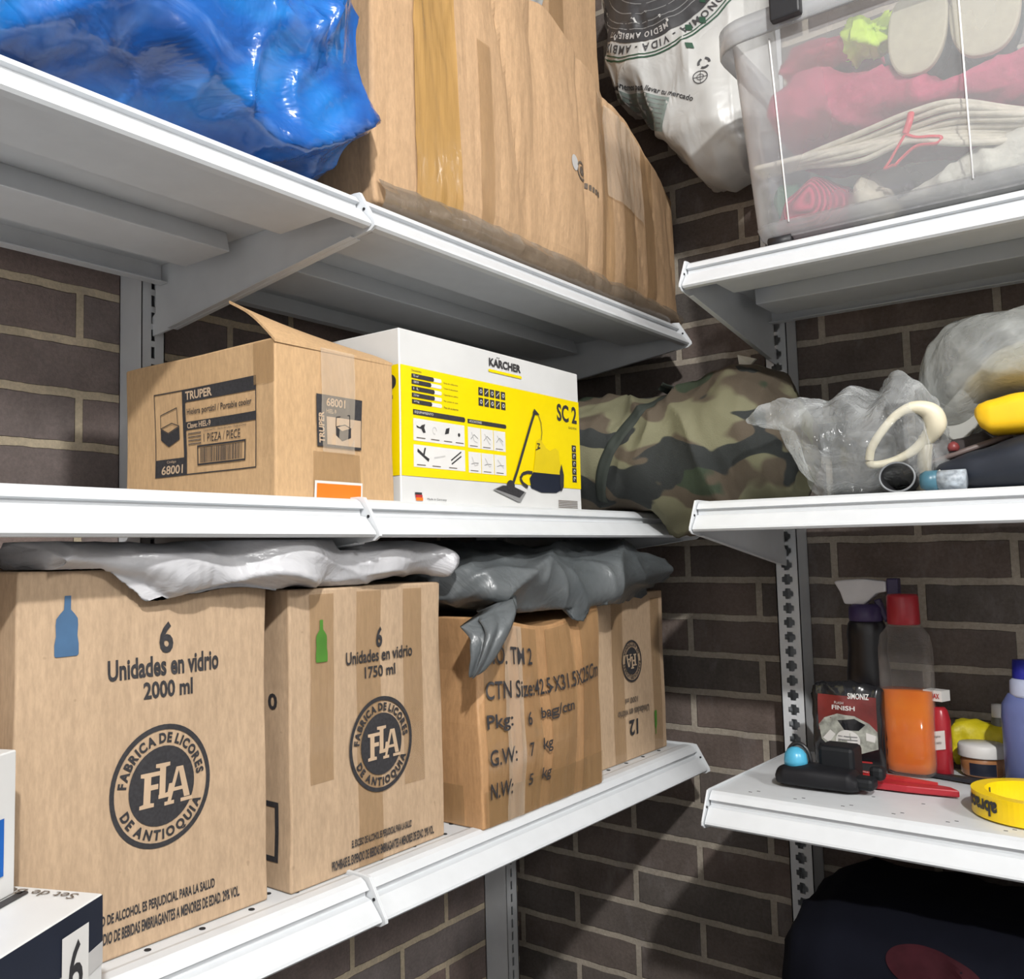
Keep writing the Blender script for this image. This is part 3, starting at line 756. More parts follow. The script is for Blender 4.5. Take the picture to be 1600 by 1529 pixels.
def ext(t, dim, D):
    f = front(dim, D)
    tag(sheet(f, .056, .001, .136, .055, MT['tape'], 'packing_tape', t), 'brown tape'); sheet(f, .070, .055, .125, .176, MT['tape_c'], 'packing_tape', t, jit=.004, off=.0022)
    mb = MB(); nm = []; a = Art(); a.rect(.057, -.0, .137, .0215, 'white_print', 1); a.rect(.060, .0, .134, .0185, 'orange', 2); a.emit(mb, f, nm, base=.002)
    tag(mb.build('sticker', [MT[n] for n in nm], t), 'orange sticker with white border')
    sheet(facemap(dim, 'left', .003, D), .25, .128, .285, .176, MT['tape'], 'packing_tape', t)
    # raised top flap
    mb = MB(); V = []; n = 24; hx, hy, H = dim[0]/2, dim[1]/2, dim[2]
    for lay in (0, 1):
        for j in range(n+1):
            for i in range(n+1):
                a, b = i/n, j/n
                xx = -hx+a*dim[0]; yy = -hy+b*(.078+.02*a)+.004*lay*-.0; zz = H-.002+b*(.057-.026*a)+.006*math.sin(b*PI)-.0035*lay-.004*b*b*math.sin(a*2.6)
                V.append((xx, yy, zz))
    N = (n+1)**2; Fc = []
    for j in range(n):
        for i in range(n):
            q = (j*(n+1)+i, j*(n+1)+i+1, (j+1)*(n+1)+i+1, (j+1)*(n+1)+i); Fc += [q, tuple(N+k for k in q)[::-1]]
    for i in range(n):
        for a, b in ((i, i+1), (n*(n+1)+i, n*(n+1)+i+1), (i*(n+1), (i+1)*(n+1)), (i*(n+1)+n, (i+1)*(n+1)+n)): Fc.append((a, b, N+b, N+a))
    mb.mesh(V, Fc); tag(mb.build('top_flap', MT['card_t'], t, smooth=False), 'raised cardboard top flap')
place_carton('cardboard_box', dim, (-1.018, -.307, Z0), .0, 'cardboard cooler carton with black printed label and raised flap', 'card_t', R_, Dt, ext, side=L_, pbase=.0018)

# steam cleaner carton
dim = (.452, .24, .2245); K = Art(); z5 = .005
K.rect(.001, .030+z5, .451, .172+z5, 'yellow', 1)
K.text('KARCHER', .198, .197+z5, .281, .209+z5, 'ink', 2, bold=.035)
for uu in (.219, .2235): K.disc((uu, .2115+z5), .0011, 'ink', 2)
K.rect(.198, .1885+z5, .281, .1925+z5, 'yellow', 2); K.disc((.198, .1905+z5), .002, 'yellow', 2); K.disc((.281, .1905+z5), .002, 'yellow', 2)
K.text('Characteristics', .022, .1655+z5, .043, .1685+z5, 'ink', 2)
for v, e1, tx, tx2 in ((.160, .066, '75 m²', 'Área de cobertura'), (.152, .060, '1500 W', 'Tiempo de calentamiento'), (.1435, .067, '1 L', 'Capacidad de caldera'), (.135, .067, '3.2 bar', 'Máx. presión de vapor'), (.1265, .061, '2.9 kg', 'Peso sin accesorios')):
    K.rect(.022, v-.0028+z5, e1, v+.0028+z5, 'ink', 3); K.disc((e1, v+z5), .0028, 'ink', 3); K.rect(e1, v-.0026+z5, .083, v+.0026+z5, 'white_print', 2); K.disc((.083, v+z5), .0026, 'white_print', 2)
    K.text(tx, .025, v-.0015+z5, .036, v+.0015+z5, 'white_print', 4); K.text(tx2, .090, v-.0025+z5, .122, v+.0005+z5, 'ink', 2)
for j in range(2):
    for i in range(5):
        u = .170+i*.0140; v = .1535-j*.0148+z5; K.rect(u, v-.002, u+.0112, v+.0095, 'ink', 2)
        if i % 2: K.line((u+.002, v+.001), (u+.009, v+.007), .001, 'white_print', 3)
        else: K.ring((u+.0056, v+.0038), .0018, .0028, 'white_print', 3, 16)
K.rect(.024, .1095+z5, .134, .1165+z5, 'ink', 2); K.disc((.134, .113+z5), .0035, 'ink', 2); K.text('EQUIPAMIENTO', .027, .1112+z5, .066, .1148+z5, 'white_print', 3)
K.rect(.143, .1095+z5, .235, .1155+z5, 'ink', 2); K.disc((.235, .1125+z5), .003, 'ink', 2); K.text('APLICACIONES', .146, .111+z5, .176, .1142+z5, 'white_print', 3)
K.rect(.024, .076+z5, .135, .105+z5, 'white_print', 2); K.rect(.024, .042+z5, .135, .071+z5, 'white_print', 2)
for j in (0, 1):
    for i in range(3):
        u = .143+i*.031; v = (.0755, .041)[j]+z5; K.rect(u, v, u+.0295, v+.029, 'white_print', 2)
        K.path([(u+.008, v+.022), (u+.014+.004*i, v+.010), (u+.022, v+.008+.004*j)], .0012, 'lgrey_print', 3)
        K.path([(u+.006, v+.012), (u+.014, v+.019-.005*j), (u+.023, v+.014)], .0009, 'grey_print', 3)
        K.rect(u+.004, v+.0025, u+.022, v+.0035, 'ink_f', 3)
K.poly([(.030, .096+z5), (.037, .094+z5), (.041, .097+z5), (.048, .099+z5), (.046, .094+z5), (.049, .088+z5), (.044, .087+z5), (.040, .092+z5), (.031, .093+z5)], 'ink', 3)
K.ring((.068, .092+z5), .004, .0048, 'lgrey_print', 3, 20, 0, 5); K.poly([(.090, .089+z5), (.093, .097+z5), (.101, .099+z5), (.099, .091+z5)], 'ink', 3); K.disc((.122, .091+z5), .0026, 'ink', 3)
K.poly([(.031, .062+z5), (.054, .050+z5), (.056, .054+z5), (.046, .058+z5), (.049, .068+z5), (.046, .068+z5), (.043, .060+z5), (.032, .066+z5)], 'ink', 3)
K.line((.066, .056+z5), (.090, .060+z5), .0018, 'lgrey_print', 3); K.line((.103, .055+z5), (.126, .068+z5), .002, 'ink', 3); K.line((.104, .050+z5), (.126, .062+z5), .002, 'ink', 3)
for u, v in ((.030, .0795), (.060, .0795), (.088, .0795), (.114, .0795), (.030, .0445), (.062, .0445), (.098, .0445)): K.rect(u, v+z5, u+.018, v+.0012+z5, 'ink_f', 3)
K.text('SC 2', .381, .135+z5, .442, .163+z5, 'ink', 2, bold=.03); K.text('EASYFIX', .416, .1255+z5, .441, .129+z5, 'ink', 2)
for k in range(5): K.rect(.424, .040+z5+k*.0122, .437, .0510+z5+k*.0122, 'ink', 2); K.ring((.4305, .0455+z5+k*.0122), .0018, .003, 'white_print', 3, 12, 0, 4.5)
K.rect(.026, .0065+z5, .040, .0095+z5, 'ink', 2); K.rect(.027, .003+z5, .041, .0065+z5, 'redp', 2); K.rect(.028, -.001+z5, .042, .003+z5, 'orange', 2)
K.text('Made in Germany', .051, -.0005+z5, .092, .003+z5, 'ink', 2)
for k in range(6): K.rect(.378, -.004+z5+k*.0026, .437, -.003+z5+k*.0026, 'ink_f', 2)
zz = z5
K.poly([(x, y+zz) for x, y in [(.307, .050), (.384, .050), (.390, .027), (.372, .021), (.330, .020), (.300, .026), (.296, .040)]], 'navy', 3)
K.poly([(x, y+zz) for x, y in [(.312, .070), (.318, .098), (.328, .103), (.336, .096), (.346, .0885), (.356, .0855), (.366, .089), (.372, .091), (.382, .087), (.3865, .050), (.307, .050)]], 'yellow_d', 4)
K.poly([(x, y+zz) for x, y in [(.389, .067), (.3955, .050), (.394, .032), (.386, .023), (.382, .036), (.383, .055)]], 'ink', 5)
K.path([(x, y+zz) for x, y in [(.304, .049), (.290, .049), (.277, .046), (.270, .039), (.276, .032), (.290, .027)]], .005, 'ink', 4)
K.path([(x, y+zz) for x, y in [(.248, .028), (.262, .050), (.304, .124), (.315, .142)]], .0055, 'ink', 5); K.poly([(x, y+zz) for x, y in [(.309, .140), (.314, .147), (.328, .139), (.318, .138)]], 'ink', 5)
K.path([(x, y+zz) for x, y in [(.324, .140), (.332, .127), (.334, .112), (.331, .100)]], .0014, 'ink', 5)
K.poly([(x, y+zz) for x, y in [(.199, .0195), (.223, .027), (.252, .026), (.285, .0185), (.270, .004), (.262, .004)]], 'grey_print', 4)
K.poly([(x, y+zz) for x, y in [(.205, .0205), (.225, .0265), (.252, .0255), (.280, .019), (.266, .010)]], 'ink', 5)
K.disc((.243, .027+zz), .008, 'ink', 6, 1.3)
K.path([(.318, .094+zz), (.326, .094+zz), (.320, .088+zz), (.327, .088+zz), (.314, .084+zz)], .0016, 'ink', 6)
S = Art(); S.rect(.001, .030+z5, .239, .172+z5, 'yellow'); S.disc((.225, .150+z5), .010, 'ink', 2); S.rect(.219, .128+z5, .229, .133+z5, 'ink', 2); S.text('x', .220, .116+z5, .228, .122+z5, 'ink', 2, bold=.03)
place_carton('cardboard_box', dim, (-.681, -.330, Z0), .0, 'white and yellow steam cleaner carton printed SC 2', 'white_card', K, boxnoise(0, .0012, 6, 23), side=S, r=.0022)

# camouflage duffel in the corner, lying from the left shelf across to the right shelf
cm = NT('camouflage_fabric'); v = cm.coords((1, 1, 1.5)); vv = cm.node('ShaderNodeVectorMath', operation='ADD')
nzc = cm.node('ShaderNodeTexNoise'); nzc.inputs['Scale'].default_value = 9; cm.link(v, nzc.inputs['Vector'])
sc = cm.node('ShaderNodeVectorMath', operation='SCALE'); cm.link(nzc.outputs['Color'], sc.inputs[0]); sc.inputs['Scale'].default_value = .12
cm.link(v, vv.inputs[0]); cm.link(sc.outputs[0], vv.inputs[1])
n1 = cm.noise(vv.outputs[0], 6.5, 1.5, .5); 
ad = cm.node('ShaderNodeVectorMath', operation='ADD'); cm.link(vv.outputs[0], ad.inputs[0]); ad.inputs[1].default_value = (5.1, 2.2, 7.3)
n2 = cm.noise(ad.outputs[0], 7.5, 1.5, .5)
c = cm.ramp(n1, [(0, (.030, .044, .024)), (.40, (.030, .044, .024)), (.42, (.078, .060, .040)), (.55, (.078, .060, .040)), (.575, (.155, .148, .088))])
cm.n[-1].name
c = cm.mix(cm.ramp(n2, [(0, (0, 0, 0)), (.575, (0, 0, 0)), (.585, (1, 1, 1))]), c, (.018, .021, .020))
cm.col(c); cm.set(Roughness=.85); wv = cm.noise(cm.coords(), 500, 2); nb = cm.bump(wv, .3, .002)
def mpy(u, v, d): return (d, u, v)     # u = world y, v = z, depth = x
cs = []
for y, zb, zt, xa, xb in ((-.722, 1.49, 1.57, -.26, -.16), (-.712, 1.46, 1.62, -.30, -.11), (-.69, 1.448, 1.66, -.32, -.09), (-.66, 1.447, 1.682, -.335, -.075), (-.63, 1.438, 1.688, -.34, -.07), (-.60, 1.418, 1.668, -.345, -.07), (-.56, 1.405, 1.658, -.35, -.07), (-.52, 1.405, 1.652, -.355, -.07),
                          (-.47, 1.430, 1.650, -.36, -.07), (-.42, 1.441, 1.652, -.38, -.07), (-.34, 1.441, 1.65, -.40, -.07), (-.26, 1.441, 1.645, -.40, -.08), (-.20, 1.441, 1.62, -.39, -.12), (-.16, 1.45, 1.57, -.36, -.16)):
    cs.append((y, zb, zt, xa, xb, 2.15))
def cfix(p):
    x, y, z = p
    if y > -.50: z = max(z, 1.4435)
    if y < -.628: z = max(z, 1.4485)
    if y > -.50: x = max(x, -.447)
    return (min(x, -.068), y, z)
cam_t = thing('duffel_bag', (-.28, -.5, ZL[1]), 'camouflage duffel bag in the corner beside the yellow carton', 'bag')
cb = blob('fabric_body', cm.m, cs, mpy, 170, 100, creased(.014, 6, 44, (1, 1, 1), .3, 2.4, .8), cfix, None)
cb.parent = cam_t; cb.location = (.28, .5, -ZL[1])
bv = bvh_of(cb)
mb = MB()
for pts, wd in (([(-.535, 1.655), (-.500, 1.61), (-.455, 1.54), (-.425, 1.46)], .010), ):
    path = catmull([Vector((0, a, b)) for a, b in pts], 16); L = []; Rr = []
    for i, p in enumerate(path):
        dd = (path[min(i+1, len(path)-1)]-path[max(i-1, 0)]).normalized(); nrm = Vector((0, -dd.z, dd.y))
        row = []
        for k in range(-3, 4):
            q = p+nrm*wd*k/3; h = bv.ray_cast(Vector((-1, q.y, q.z)), Vector((1, 0, 0)))
            row.append((h[0] if h[0] else Vector((-.3, q.y, q.z)))-Vector((.004 if abs(k) < 3 else .001, 0, 0)))
        L.append(row)
    V = [q for r_ in L for q in r_]
    mb.mesh(V, [(j*7+k, j*7+k+1, (j+1)*7+k+1, (j+1)*7+k) for j in range(len(L)-1) for k in range(6)])
st = mb.build('strap', plain('dark_green_webbing', (.022, .028, .022), .8), cam_t, smooth=True); st.location = (.28, .5, -ZL[1])
mb = MB(); mb.mesh([(-.215, -.625, 1.694), (-.21, -.654, 1.684), (-.205, -.642, 1.675), (-.21, -.626, 1.668), (-.209, -.625, 1.694), (-.204, -.654, 1.684), (-.199, -.642, 1.675), (-.204, -.626, 1.668)], [(0, 1, 2, 3), (7, 6, 5, 4), (0, 4, 5, 1), (1, 5, 6, 2), (2, 6, 7, 3), (3, 7, 4, 0)])
tg = mb.build('cloth_tag', plain('cream_tag', (.55, .52, .44)), cam_t); tg.location = (.28+.0, .5, -ZL[1]+.012); tag(tg, 'cream cloth tag')

# ================================================================ LEFT WALL, TOP SHELF
Z0 = ZL[2]+.0015
# blue plastic bag
BSEED = 60
bp = NT('blue_plastic'); v = bp.coords()
big = bp.noise(v, 7, 4, .55, .5); sm = bp.noise(bp.coords((1, 1, 1.7)), 10, 4, .55, .7)
c = bp.ramp(big, [(.30, (.004, .040, .18)), (.45, (.005, .095, .38)), (.58, (.010, .17, .52)), (.72, (.07, .13, .44))])
c = bp.mix(bp.ramp(sm, [(.55, (0, 0, 0)), (.8, (.45, .45, .45))]), c, (.16, .30, .62))
bp.col(c); bp.set(Roughness=.22); bp.b.inputs['Coat Weight'].default_value = .6; bp.b.inputs['Coat Roughness'].default_value = .06
bp.bump(bp.math('ABSOLUTE', bp.math('SUBTRACT', sm, .5)), .38, .02)
bs = [(-1.90, Z0, 2.05, -.44, -.16, 2.5)]
for x, zt, yf in ((-1.80, 2.16, -.47), (-1.65, 2.22, -.485), (-1.45, 2.22, -.485), (-1.30, 2.22, -.480), (-1.18, 2.20, -.485), (-1.10, 2.17, -.495), (-1.05, 2.14, -.495), (-1.00, 2.10, -.485), (-.975, 2.04, -.44), (-.962, 1.98, -.38)):
    zb = Z0 if x < -1.04 else (1.83 if x < -.99 else (1.86 if x < -.97 else 1.89))
    bs.append((x, zb, zt, yf, -.14, 3.2))
def bfix(p):
    x, y, z = p
    z = max(z, Z0)
    if y < -DL+.01 and z < Z0+.001: z = Z0+.0012
    return (min(x, -.958), min(y, -.07), z)
bb = blob('plastic_bag', bp.m, bs, mpx, 200, 110, creased(.030, 3.6, BSEED, (1, 1, 1.15), .26, 2.8, .9), bfix)
tag(bb, 'big shiny blue plastic bag on the top shelf', 'plastic bag')

# large crushed carton
dim = (.915, .33, .425)
def DB(p):
    fx = (p.x+dim[0]/2)/dim[0]; fz = max(0, p.z)/dim[2]
    g = (cr(Vector((p.x*1.0+p.z*.10*(fx-.3), 0, p.z*.10)), 9, 2)**4)*.010+(cr(Vector((p.x+p.z*.14, .3, p.z*.15)), 19, 6)**4)*.002
    n = noise.noise_vector(Vector((p.x*5, p.y*5, p.z*3)))*.010
    bul = .022*math.sin(fx*PI)*math.sin(min(1, fz+.15)*PI*.8)
    e = min(1, p.z/.06+.25)
    sgn = -1 if p.y < 0 else 1
    dx = .015*fz*fz*-(fx**3)-.012*math.sin(fz*PI)
    dz = -.17*fz*max(0, (fx-.42)/.58)**1.3+n.z*fz-.01*fz*cr(Vector((p.x, 0, 0)), 6, 9)
    return Vector((n.x*e*.6+dx*.9, sgn*(bul-g)*e+n.y*e*.4, dz))
t = thing('cardboard_box', (-.487, -.287, Z0+.012), 'huge crumpled cardboard box bound with tape on the top shelf', 'box', .0)
mb = MB(); nm = ['card_s']; carton(mb, dim, .006, DB, n=30)
A = Art(); A.ring((.50, .195), .013, .017, 'ink_f'); A.disc((.50, .195), .008, 'ink_f'); A.disc((.475, .200), .013, 'lgrey_print', 1, .9)
for k in range(5): A.rect(.522+k*.008, .176-k*.0008, .5275+k*.008, .186-k*.0008, 'ink_f')
f = facemap(dim, 'front', .006, DB); A.emit(mb, f, nm)
mb.build('carton_body', [MT[n] for n in nm], t, smooth=False)
tag(sheet(f, .075, .002, .170, .42, MT['tape_o'], 'packing_tape', t, jit=.003, off=.002, n=40), 'golden brown tape')
for a, b, v0, v1 in ((.215, .245, .0, .30), (.575, .62, .0, .40), (.655, .70, .0, .41), (.745, .79, .02, .41)): sheet(f, a, v0, b, v1, MT['tape'], 'packing_tape', t, jit=.002, off=.0015, n=40)
sheet(f, .60, .20, .735, .40, MT['tape_c'], 'clear_tape', t, jit=.004, off=.004, n=60)
# film and torn edge along the foot of the carton
mb = MB(); nU, nV = 240, 10; V = []
for j in range(nV+1):
    for i in range(nU+1):
        u = i/nU; vv_ = j/nV; pt = f(.004+u*(dim[0]-.03), .028*(1-vv_)+.001, .003)
        k = vv_; wob = .004*cr(Vector((u*14, vv_*2, 1)), 1, 3)
        V.append((pt.x, pt.y-.010*math.sin(k*PI)-wob*.5, max(-.009, pt.z-.010*k+wob*.4*(1-k))))
mb.mesh(V, [(j*(nU+1)+i, j*(nU+1)+i+1, (j+1)*(nU+1)+i+1, (j+1)*(nU+1)+i) for j in range(nV) for i in range(nU)])
tag(mb.build('stretch_film', tape_mat('brownish_film', (.20, .16, .12), .72, .15), t, smooth=True), 'crumpled brownish film along the foot')
# second carton on top of it and pale packing above
t2 = thing('cardboard_box', (-.33, -.250, 2.245), 'small brown cardboard box on top of the crumpled box', 'box', -.05)
mb = MB(); carton(mb, (.27, .24, .27), .004, boxnoise(0, .006, 8, 41)); mb.build('carton_body', MT['card_s'], t2)
sheet(facemap((.27, .24, .27), 'front', .004, boxnoise(0, .006, 8, 41)), .10, .0, .15, .235, MT['tape'], 'packing_tape', t2)
fo = blob('foam_padding', plain('pale_grey_foam', (.42, .42, .42), .8), [(-.62, 2.30, 2.32, -.34, -.30, 2), (-.60, 2.27, 2.36, -.40, -.24, 3), (-.52, 2.262, 2.40, -.42, -.2, 3), (-.47, 2.268, 2.40, -.42, -.2, 3), (-.458, 2.29, 2.37, -.40, -.24, 2.5)], mpx, 50, 40, creased(.006, 12, 2), fix=lambda p: (p.x, p.y, max(p.z, 2.258)))
tag(fo, 'pale padding wedged above the crumpled box', 'padding')

# printed white grocery bag
wm = NT('white_printed_bag'); v = wm.coords(); wm.set(Roughness=.35)
wm.col(wm.ramp(wm.noise(v, 10, 3), [(.3, (.42, .42, .41)), (.7, (.55, .55, .53))]))
_n = wm.noise(v, 12, 3, .5, .8); wm.bump(wm.math('ABSOLUTE', wm.math('SUBTRACT', _n, .5)), .4, .010)
MT['bagwhite'] = wm.m; MT['bagdark'] = plain('dark_bag_print', (.045, .045, .048), .5, var=.3); MT['baggreen'] = plain('sage_bag_print', (.22, .27, .25), .5); MT['leaf'] = plain('leaf_green_print', (.02, .07, .04), .5)
gs = []
for y, zb, zt, xa, xb in ((-.668, 2.12, 2.40, -.16, -.06), (-.655, 2.08, 2.44, -.19, -.04), (-.63, 2.045, 2.48, -.205, -.03), (-.59, 2.035, 2.50, -.215, -.02), (-.55, 2.05, 2.52, -.22, -.02), (-.50, 2.12, 2.53, -.225, -.02), (-.46, 2.19, 2.54, -.23, -.02), (-.42, 2.235, 2.54, -.22, -.02), (-.395, 2.24, 2.54, -.20, -.02), (-.38, 2.26, 2.52, -.16, -.04)):
    gs.append((y, zb, zt, xa, xb, 3.0))
gt = thing('grocery_bag', (-.12, -.45, 2.2), 'white printed grocery bag stuffed beside the clear bin', 'bag')
gbg = blob('bag_body', wm.m, gs, mpy, 150, 90, creased(.010, 7, 71, (1, 1, 1), .3, 2.4, .8), lambda p: (min(p.x, -.062 if p.y < -.60 else -.012), p.y, p.z))
gbg.parent = gt; gbg.location = (.12, .45, -2.2)
A = Art(); cc = (.502, 2.467)     # coordinates (-y, z)
A.disc(cc, .152, 'bagdark'); A.ring(cc, .175, .177, 'leaf'); A.ring(cc, .181, .184, 'leaf')
for rr in (.04, .06, .08, .10, .118, .128): A.ring(cc, rr, rr+.0016, 'grey_print', 2, 60)
B = Art(); B.arc('ECONOMIA - VIDA - AMBIENTE', (0, 0), .157, .014, PI/2+.05, 'bagdark', squeeze=.9, gap=.3, bold=.02)
B2 = Art(); B2.arc('MEDIO AMBIENTE', (0, 0), .136, .010, PI/2-.25, 'lgrey_print', squeeze=.9, gap=.3, ly=3)
for P, Fc, m, ly in B.items+B2.items: A.items.append(([(cc[0]-x_, cc[1]-y_) for x_, y_ in P], Fc, m, ly))
def rotart(src, dst, org, ang_):
    ca, sa = math.cos(ang_), math.sin(ang_)
    for P, Fc, m, ly in src.items: dst.items.append(([(org[0]+x_*ca-y_*sa, org[1]+x_*sa+y_*ca) for x_, y_ in P], Fc, m, ly))
B = Art(); B.text('que tenemos para llevar tu mercado', 0, 0, .205, .012, 'bagdark', bold=.02); rotart(B, A, (.385, 2.272), -.50)
B = Art(); B.rect(.0, -.062, .155, -.006, 'baggreen')
for k in range(7): B.rect(.004, -.058+k*.0075, .150, -.0565+k*.0075, 'grey_print', 2, n=8)
rotart(B, A, (.395, 2.272), -.50)
A.ring((.584, 2.214), .011, .0125, 'bagdark', 1, 24); A.ring((.584, 2.214), .005, .006, 'bagdark', 1, 20); A.line((.573, 2.214), (.595, 2.214), .001, 'bagdark'); A.line((.584, 2.203), (.584, 2.225), .001, 'bagdark')
for k in range(3): A.ring((.590, 2.240), .007, .011, 'bagdark', 1, 8, k*2.09, k*2.09+1.4)
for k in range(7):
    a = .6+k*.12; q = Vector((.560+k*.012, 2.285+k*.022)); d_ = Vector((math.cos(2.4-k*.1), math.sin(2.4-k*.1)))*.02*(1 if k % 2 else -1); n_ = Vector((-d_.y, d_.x))*.3
    A.poly([q, q+d_*.5+n_, q+d_, q+d_*.5-n_], 'leaf', 3)
ga = surf_art(A, bvh_of(gbg), lambda u, v: (-1.0, -u, v), Vector((1, 0, 0)), [], 'bag_print', gt, None); ga.location = (.12, .45, -2.2)

# ================================================================ RIGHT WALL, TOP SHELF: clear bin
Z0 = ZR[2]+.003
bin_ = thing('storage_bin', (-.25, -1.0, Z0), 'clear plastic storage bin on the right top shelf', 'storage bin')
def binmat():
    t = NT('frosted_bin_plastic'); tr = t.node('ShaderNodeBsdfTransparent'); tr.inputs[0].default_value = (.93, .94, .95, 1)
    t.b.inputs['Base Color'].default_value = (.60, .61, .62, 1); t.set(Roughness=.14); t.b.inputs['Specular IOR Level'].default_value = .8
    lw = t.node('ShaderNodeLayerWeight'); lw.inputs[0].default_value = .45
    nz = t.noise(t.coords((1, 1, .6)), 6, 4)
    fac = t.math('MINIMUM', t.math('ADD', t.math('ADD', t.math('MULTIPLY', lw.outputs['Facing'], .4), .22), t.math('MULTIPLY', nz, .22)), .95)
    mx = t.node('ShaderNodeMixShader'); t.link(fac, mx.inputs[0]); t.link(tr.outputs[0], mx.inputs[1]); t.link(t.b.outputs[0], mx.inputs[2]); t.link(mx.outputs[0], t.out.inputs[0]); return t.m
BM = binmat()
def rrect(x0, x1, y0, y1, r, n=7):
    P = []
    for cx, cy, a in ((x1-r, y1-r, 0), (x0+r, y1-r, PI/2), (x0+r, y0+r, PI), (x1-r, y0+r, 1.5*PI)):
        for k in range(n+1): b = a+PI/2*k/n; P.append((cx+r*math.cos(b), cy+r*math.sin(b)))
    return P
Hb = .335
def bin_ring(z, out=0):
    k = z/Hb; g = .022*k+out
    return rrect(-.425-g+.25, -.085+g+.25, -1.40-g+1.0, -.735+g+1.0, .035+out)
mb = MB(); R_ = []
lv = [(.012, -.03), (.012, -.012), (.018, -.004), (.030, 0), (.05, 0), (.14, 0), (.24, 0), (.325, 0), (Hb, 0), (Hb, .014), (Hb+.004, .017), (Hb-.030, .020), (Hb-.034, .018), (Hb-.006, .012), (Hb-.008, .002)]
P = []; npt = len(bin_ring(0))
for z, og in lv: P += [(x, y, z) for x, y in bin_ring(z, og)]
mb.mesh(P, [(j*npt+k, j*npt+(k+1) % npt, (j+1)*npt+(k+1) % npt, (j+1)*npt+k) for j in range(len(lv)-1) for k in range(npt)]+[tuple(range(npt))])
ob = mb.build('bin_body', BM, bin_, smooth=True)
# rib lines on the front wall
for y in (-.787, -1.018):
    mb = MB(); mb.tube([(-.4255+.25-.0025, y+1.0, .03), (-.4255-.0205+.25-.0025, y+1.0+(.008 if y > -.9 else -.0), .30)], .0012, 8)
    tag(mb.build('moulded_rib', plain('bright_plastic_edge', (.85, .85, .85), .15), bin_, smooth=True), 'shiny moulded edge')
mb = MB(); P = []
for z, og in ((.012, -.010), (.034, .001)): P += [(x, y, z) for x, y in bin_ring(z, og)]
# bin base band
mb.mesh(P, [(k, (k+1) % npt, npt+(k+1) % npt, npt+k) for k in range(npt)]); tag(mb.build('base_band', thin_plastic('cloudy_base_plastic', (.42, .42, .43), .45, .3, 30, .8, .3, .2), bin_, smooth=True), 'cloudy plastic base band')
for y in (-.770, -1.36):
    for x in (-.415, -.11):
        mb = MB(); mb.tube([(x+.25, y+1.0-.016, .007), (x+.25, y+1.0+.016, .007)], .0085, 16); mb.build('wheel', plain('black_wheel_plastic', (.015, .015, .017), .5), bin_, smooth=True)
mb = MB(); mb.box((-.4675+.25-.006, -.812+1.0, Hb-.008), (.016, .042, .04)); mb.box((-.4675+.25, -.812+1.0, Hb+.018), (.04, .036, .012)); mb.build('latch', plain('black_latch_plastic', (.018, .018, .02), .45), bin_, bevel=.003)
# contents
fab = lambda n, c, **k: plain(n, c, .9, var=.12, nscale=60, bump=.4, **k)
it = blob('folded_blanket', fab('raspberry_fleece', (.52, .07, .15)), [(-1.36, 1.96, 2.02, -.36, -.2, 2.5), (-1.30, 1.945, 2.03, -.405, -.14, 3), (-1.08, 1.945, 2.01, -.415, -.14, 3), (-.99, 1.958, 2.00, -.415, -.14, 3), (-.90, 1.968, 2.062, -.415, -.14, 3), (-.80, 1.976, 2.082, -.412, -.14, 3), (-.76, 1.99, 2.08, -.40, -.15, 2.6), (-.745, 2.01, 2.05, -.36, -.2, 2.2)], mpy, 90, 60, creased(.012, 9, 5, (1, 1, 2)), fix=lambda p: (max(p.x, -.428), min(p.y, -.748), min(p.z, 2.03) if p.y < -1.07 else p.z))
tag(it, 'raspberry pink folded fleece across the middle of the clear bin', 'blanket')
it = blob('knitted_hat', fab('pink_knit', (.62, .07, .15)), [(-.90, 2.085, 2.10, -.39, -.3, 2.2), (-.87, 2.082, 2.115, -.41, -.28, 2.4), (-.80, 2.084, 2.125, -.41, -.26, 2.4), (-.775, 2.08, 2.11, -.39, -.25, 2.2)], mpy, 50, 40, creased(.006, 16, 15), fix=lambda p: (max(p.x, -.428), min(p.y, -.755), p.z))
tag(it, 'small pink knitted piece at the top left inside the clear bin', 'knitwear')
kn = NT('ribbed_pink_yarn'); kn.set(Roughness=.9); wv = kn.node('ShaderNodeTexWave'); wv.inputs['Scale'].default_value = 55; wv.inputs['Distortion'].default_value = .6; kn.link(kn.coords(rot=(.5, 0, 0)), wv.inputs[0])
kn.col(kn.ramp(wv.outputs['Fac'], [(.2, (.28, .012, .04)), (.8, (.60, .045, .11))])); kn.bump(wv.outputs['Fac'], .8, .004)
it = blob('yarn_ball', kn.m, [(-.862, 1.862, 1.885, -.34, -.30, 2), (-.85, 1.845, 1.905, -.375, -.29, 2.2), (-.81, 1.836, 1.926, -.405, -.29, 2.2), (-.775, 1.836, 1.905, -.40, -.29, 2.2), (-.752, 1.842, 1.88, -.37, -.27, 2)], mpy, 50, 48, None, fix=lambda p: (max(p.x, -.418), p.y, max(p.z, 1.8285)))
tag(it, 'pink ribbed yarn bundle at the bottom left inside the clear bin', 'yarn')
it = blob('slipper', fab('cream_wool', (.60, .54, .42)), [(-.915, 1.84, 1.86, -.34, -.30, 2), (-.90, 1.832, 1.89, -.385, -.26, 2.2), (-.875, 1.83, 1.915, -.40, -.24, 2.2), (-.855, 1.836, 1.90, -.37, -.26, 2)], mpy, 40, 40, creased(.003, 30, 1), fix=lambda p: (max(p.x, -.415), p.y, max(p.z, 1.8285)))
tag(it, 'cream woollen lump beside the pink yarn bundle', 'slipper')
ropem = fab('cream_cotton_rope', (.66, .61, .50))
RW=.0
rope = thing('rope_bundle', (-.38, -.9, 1.94), 'cream rope bundle lying inside the clear bin', 'rope')
mb = MB()
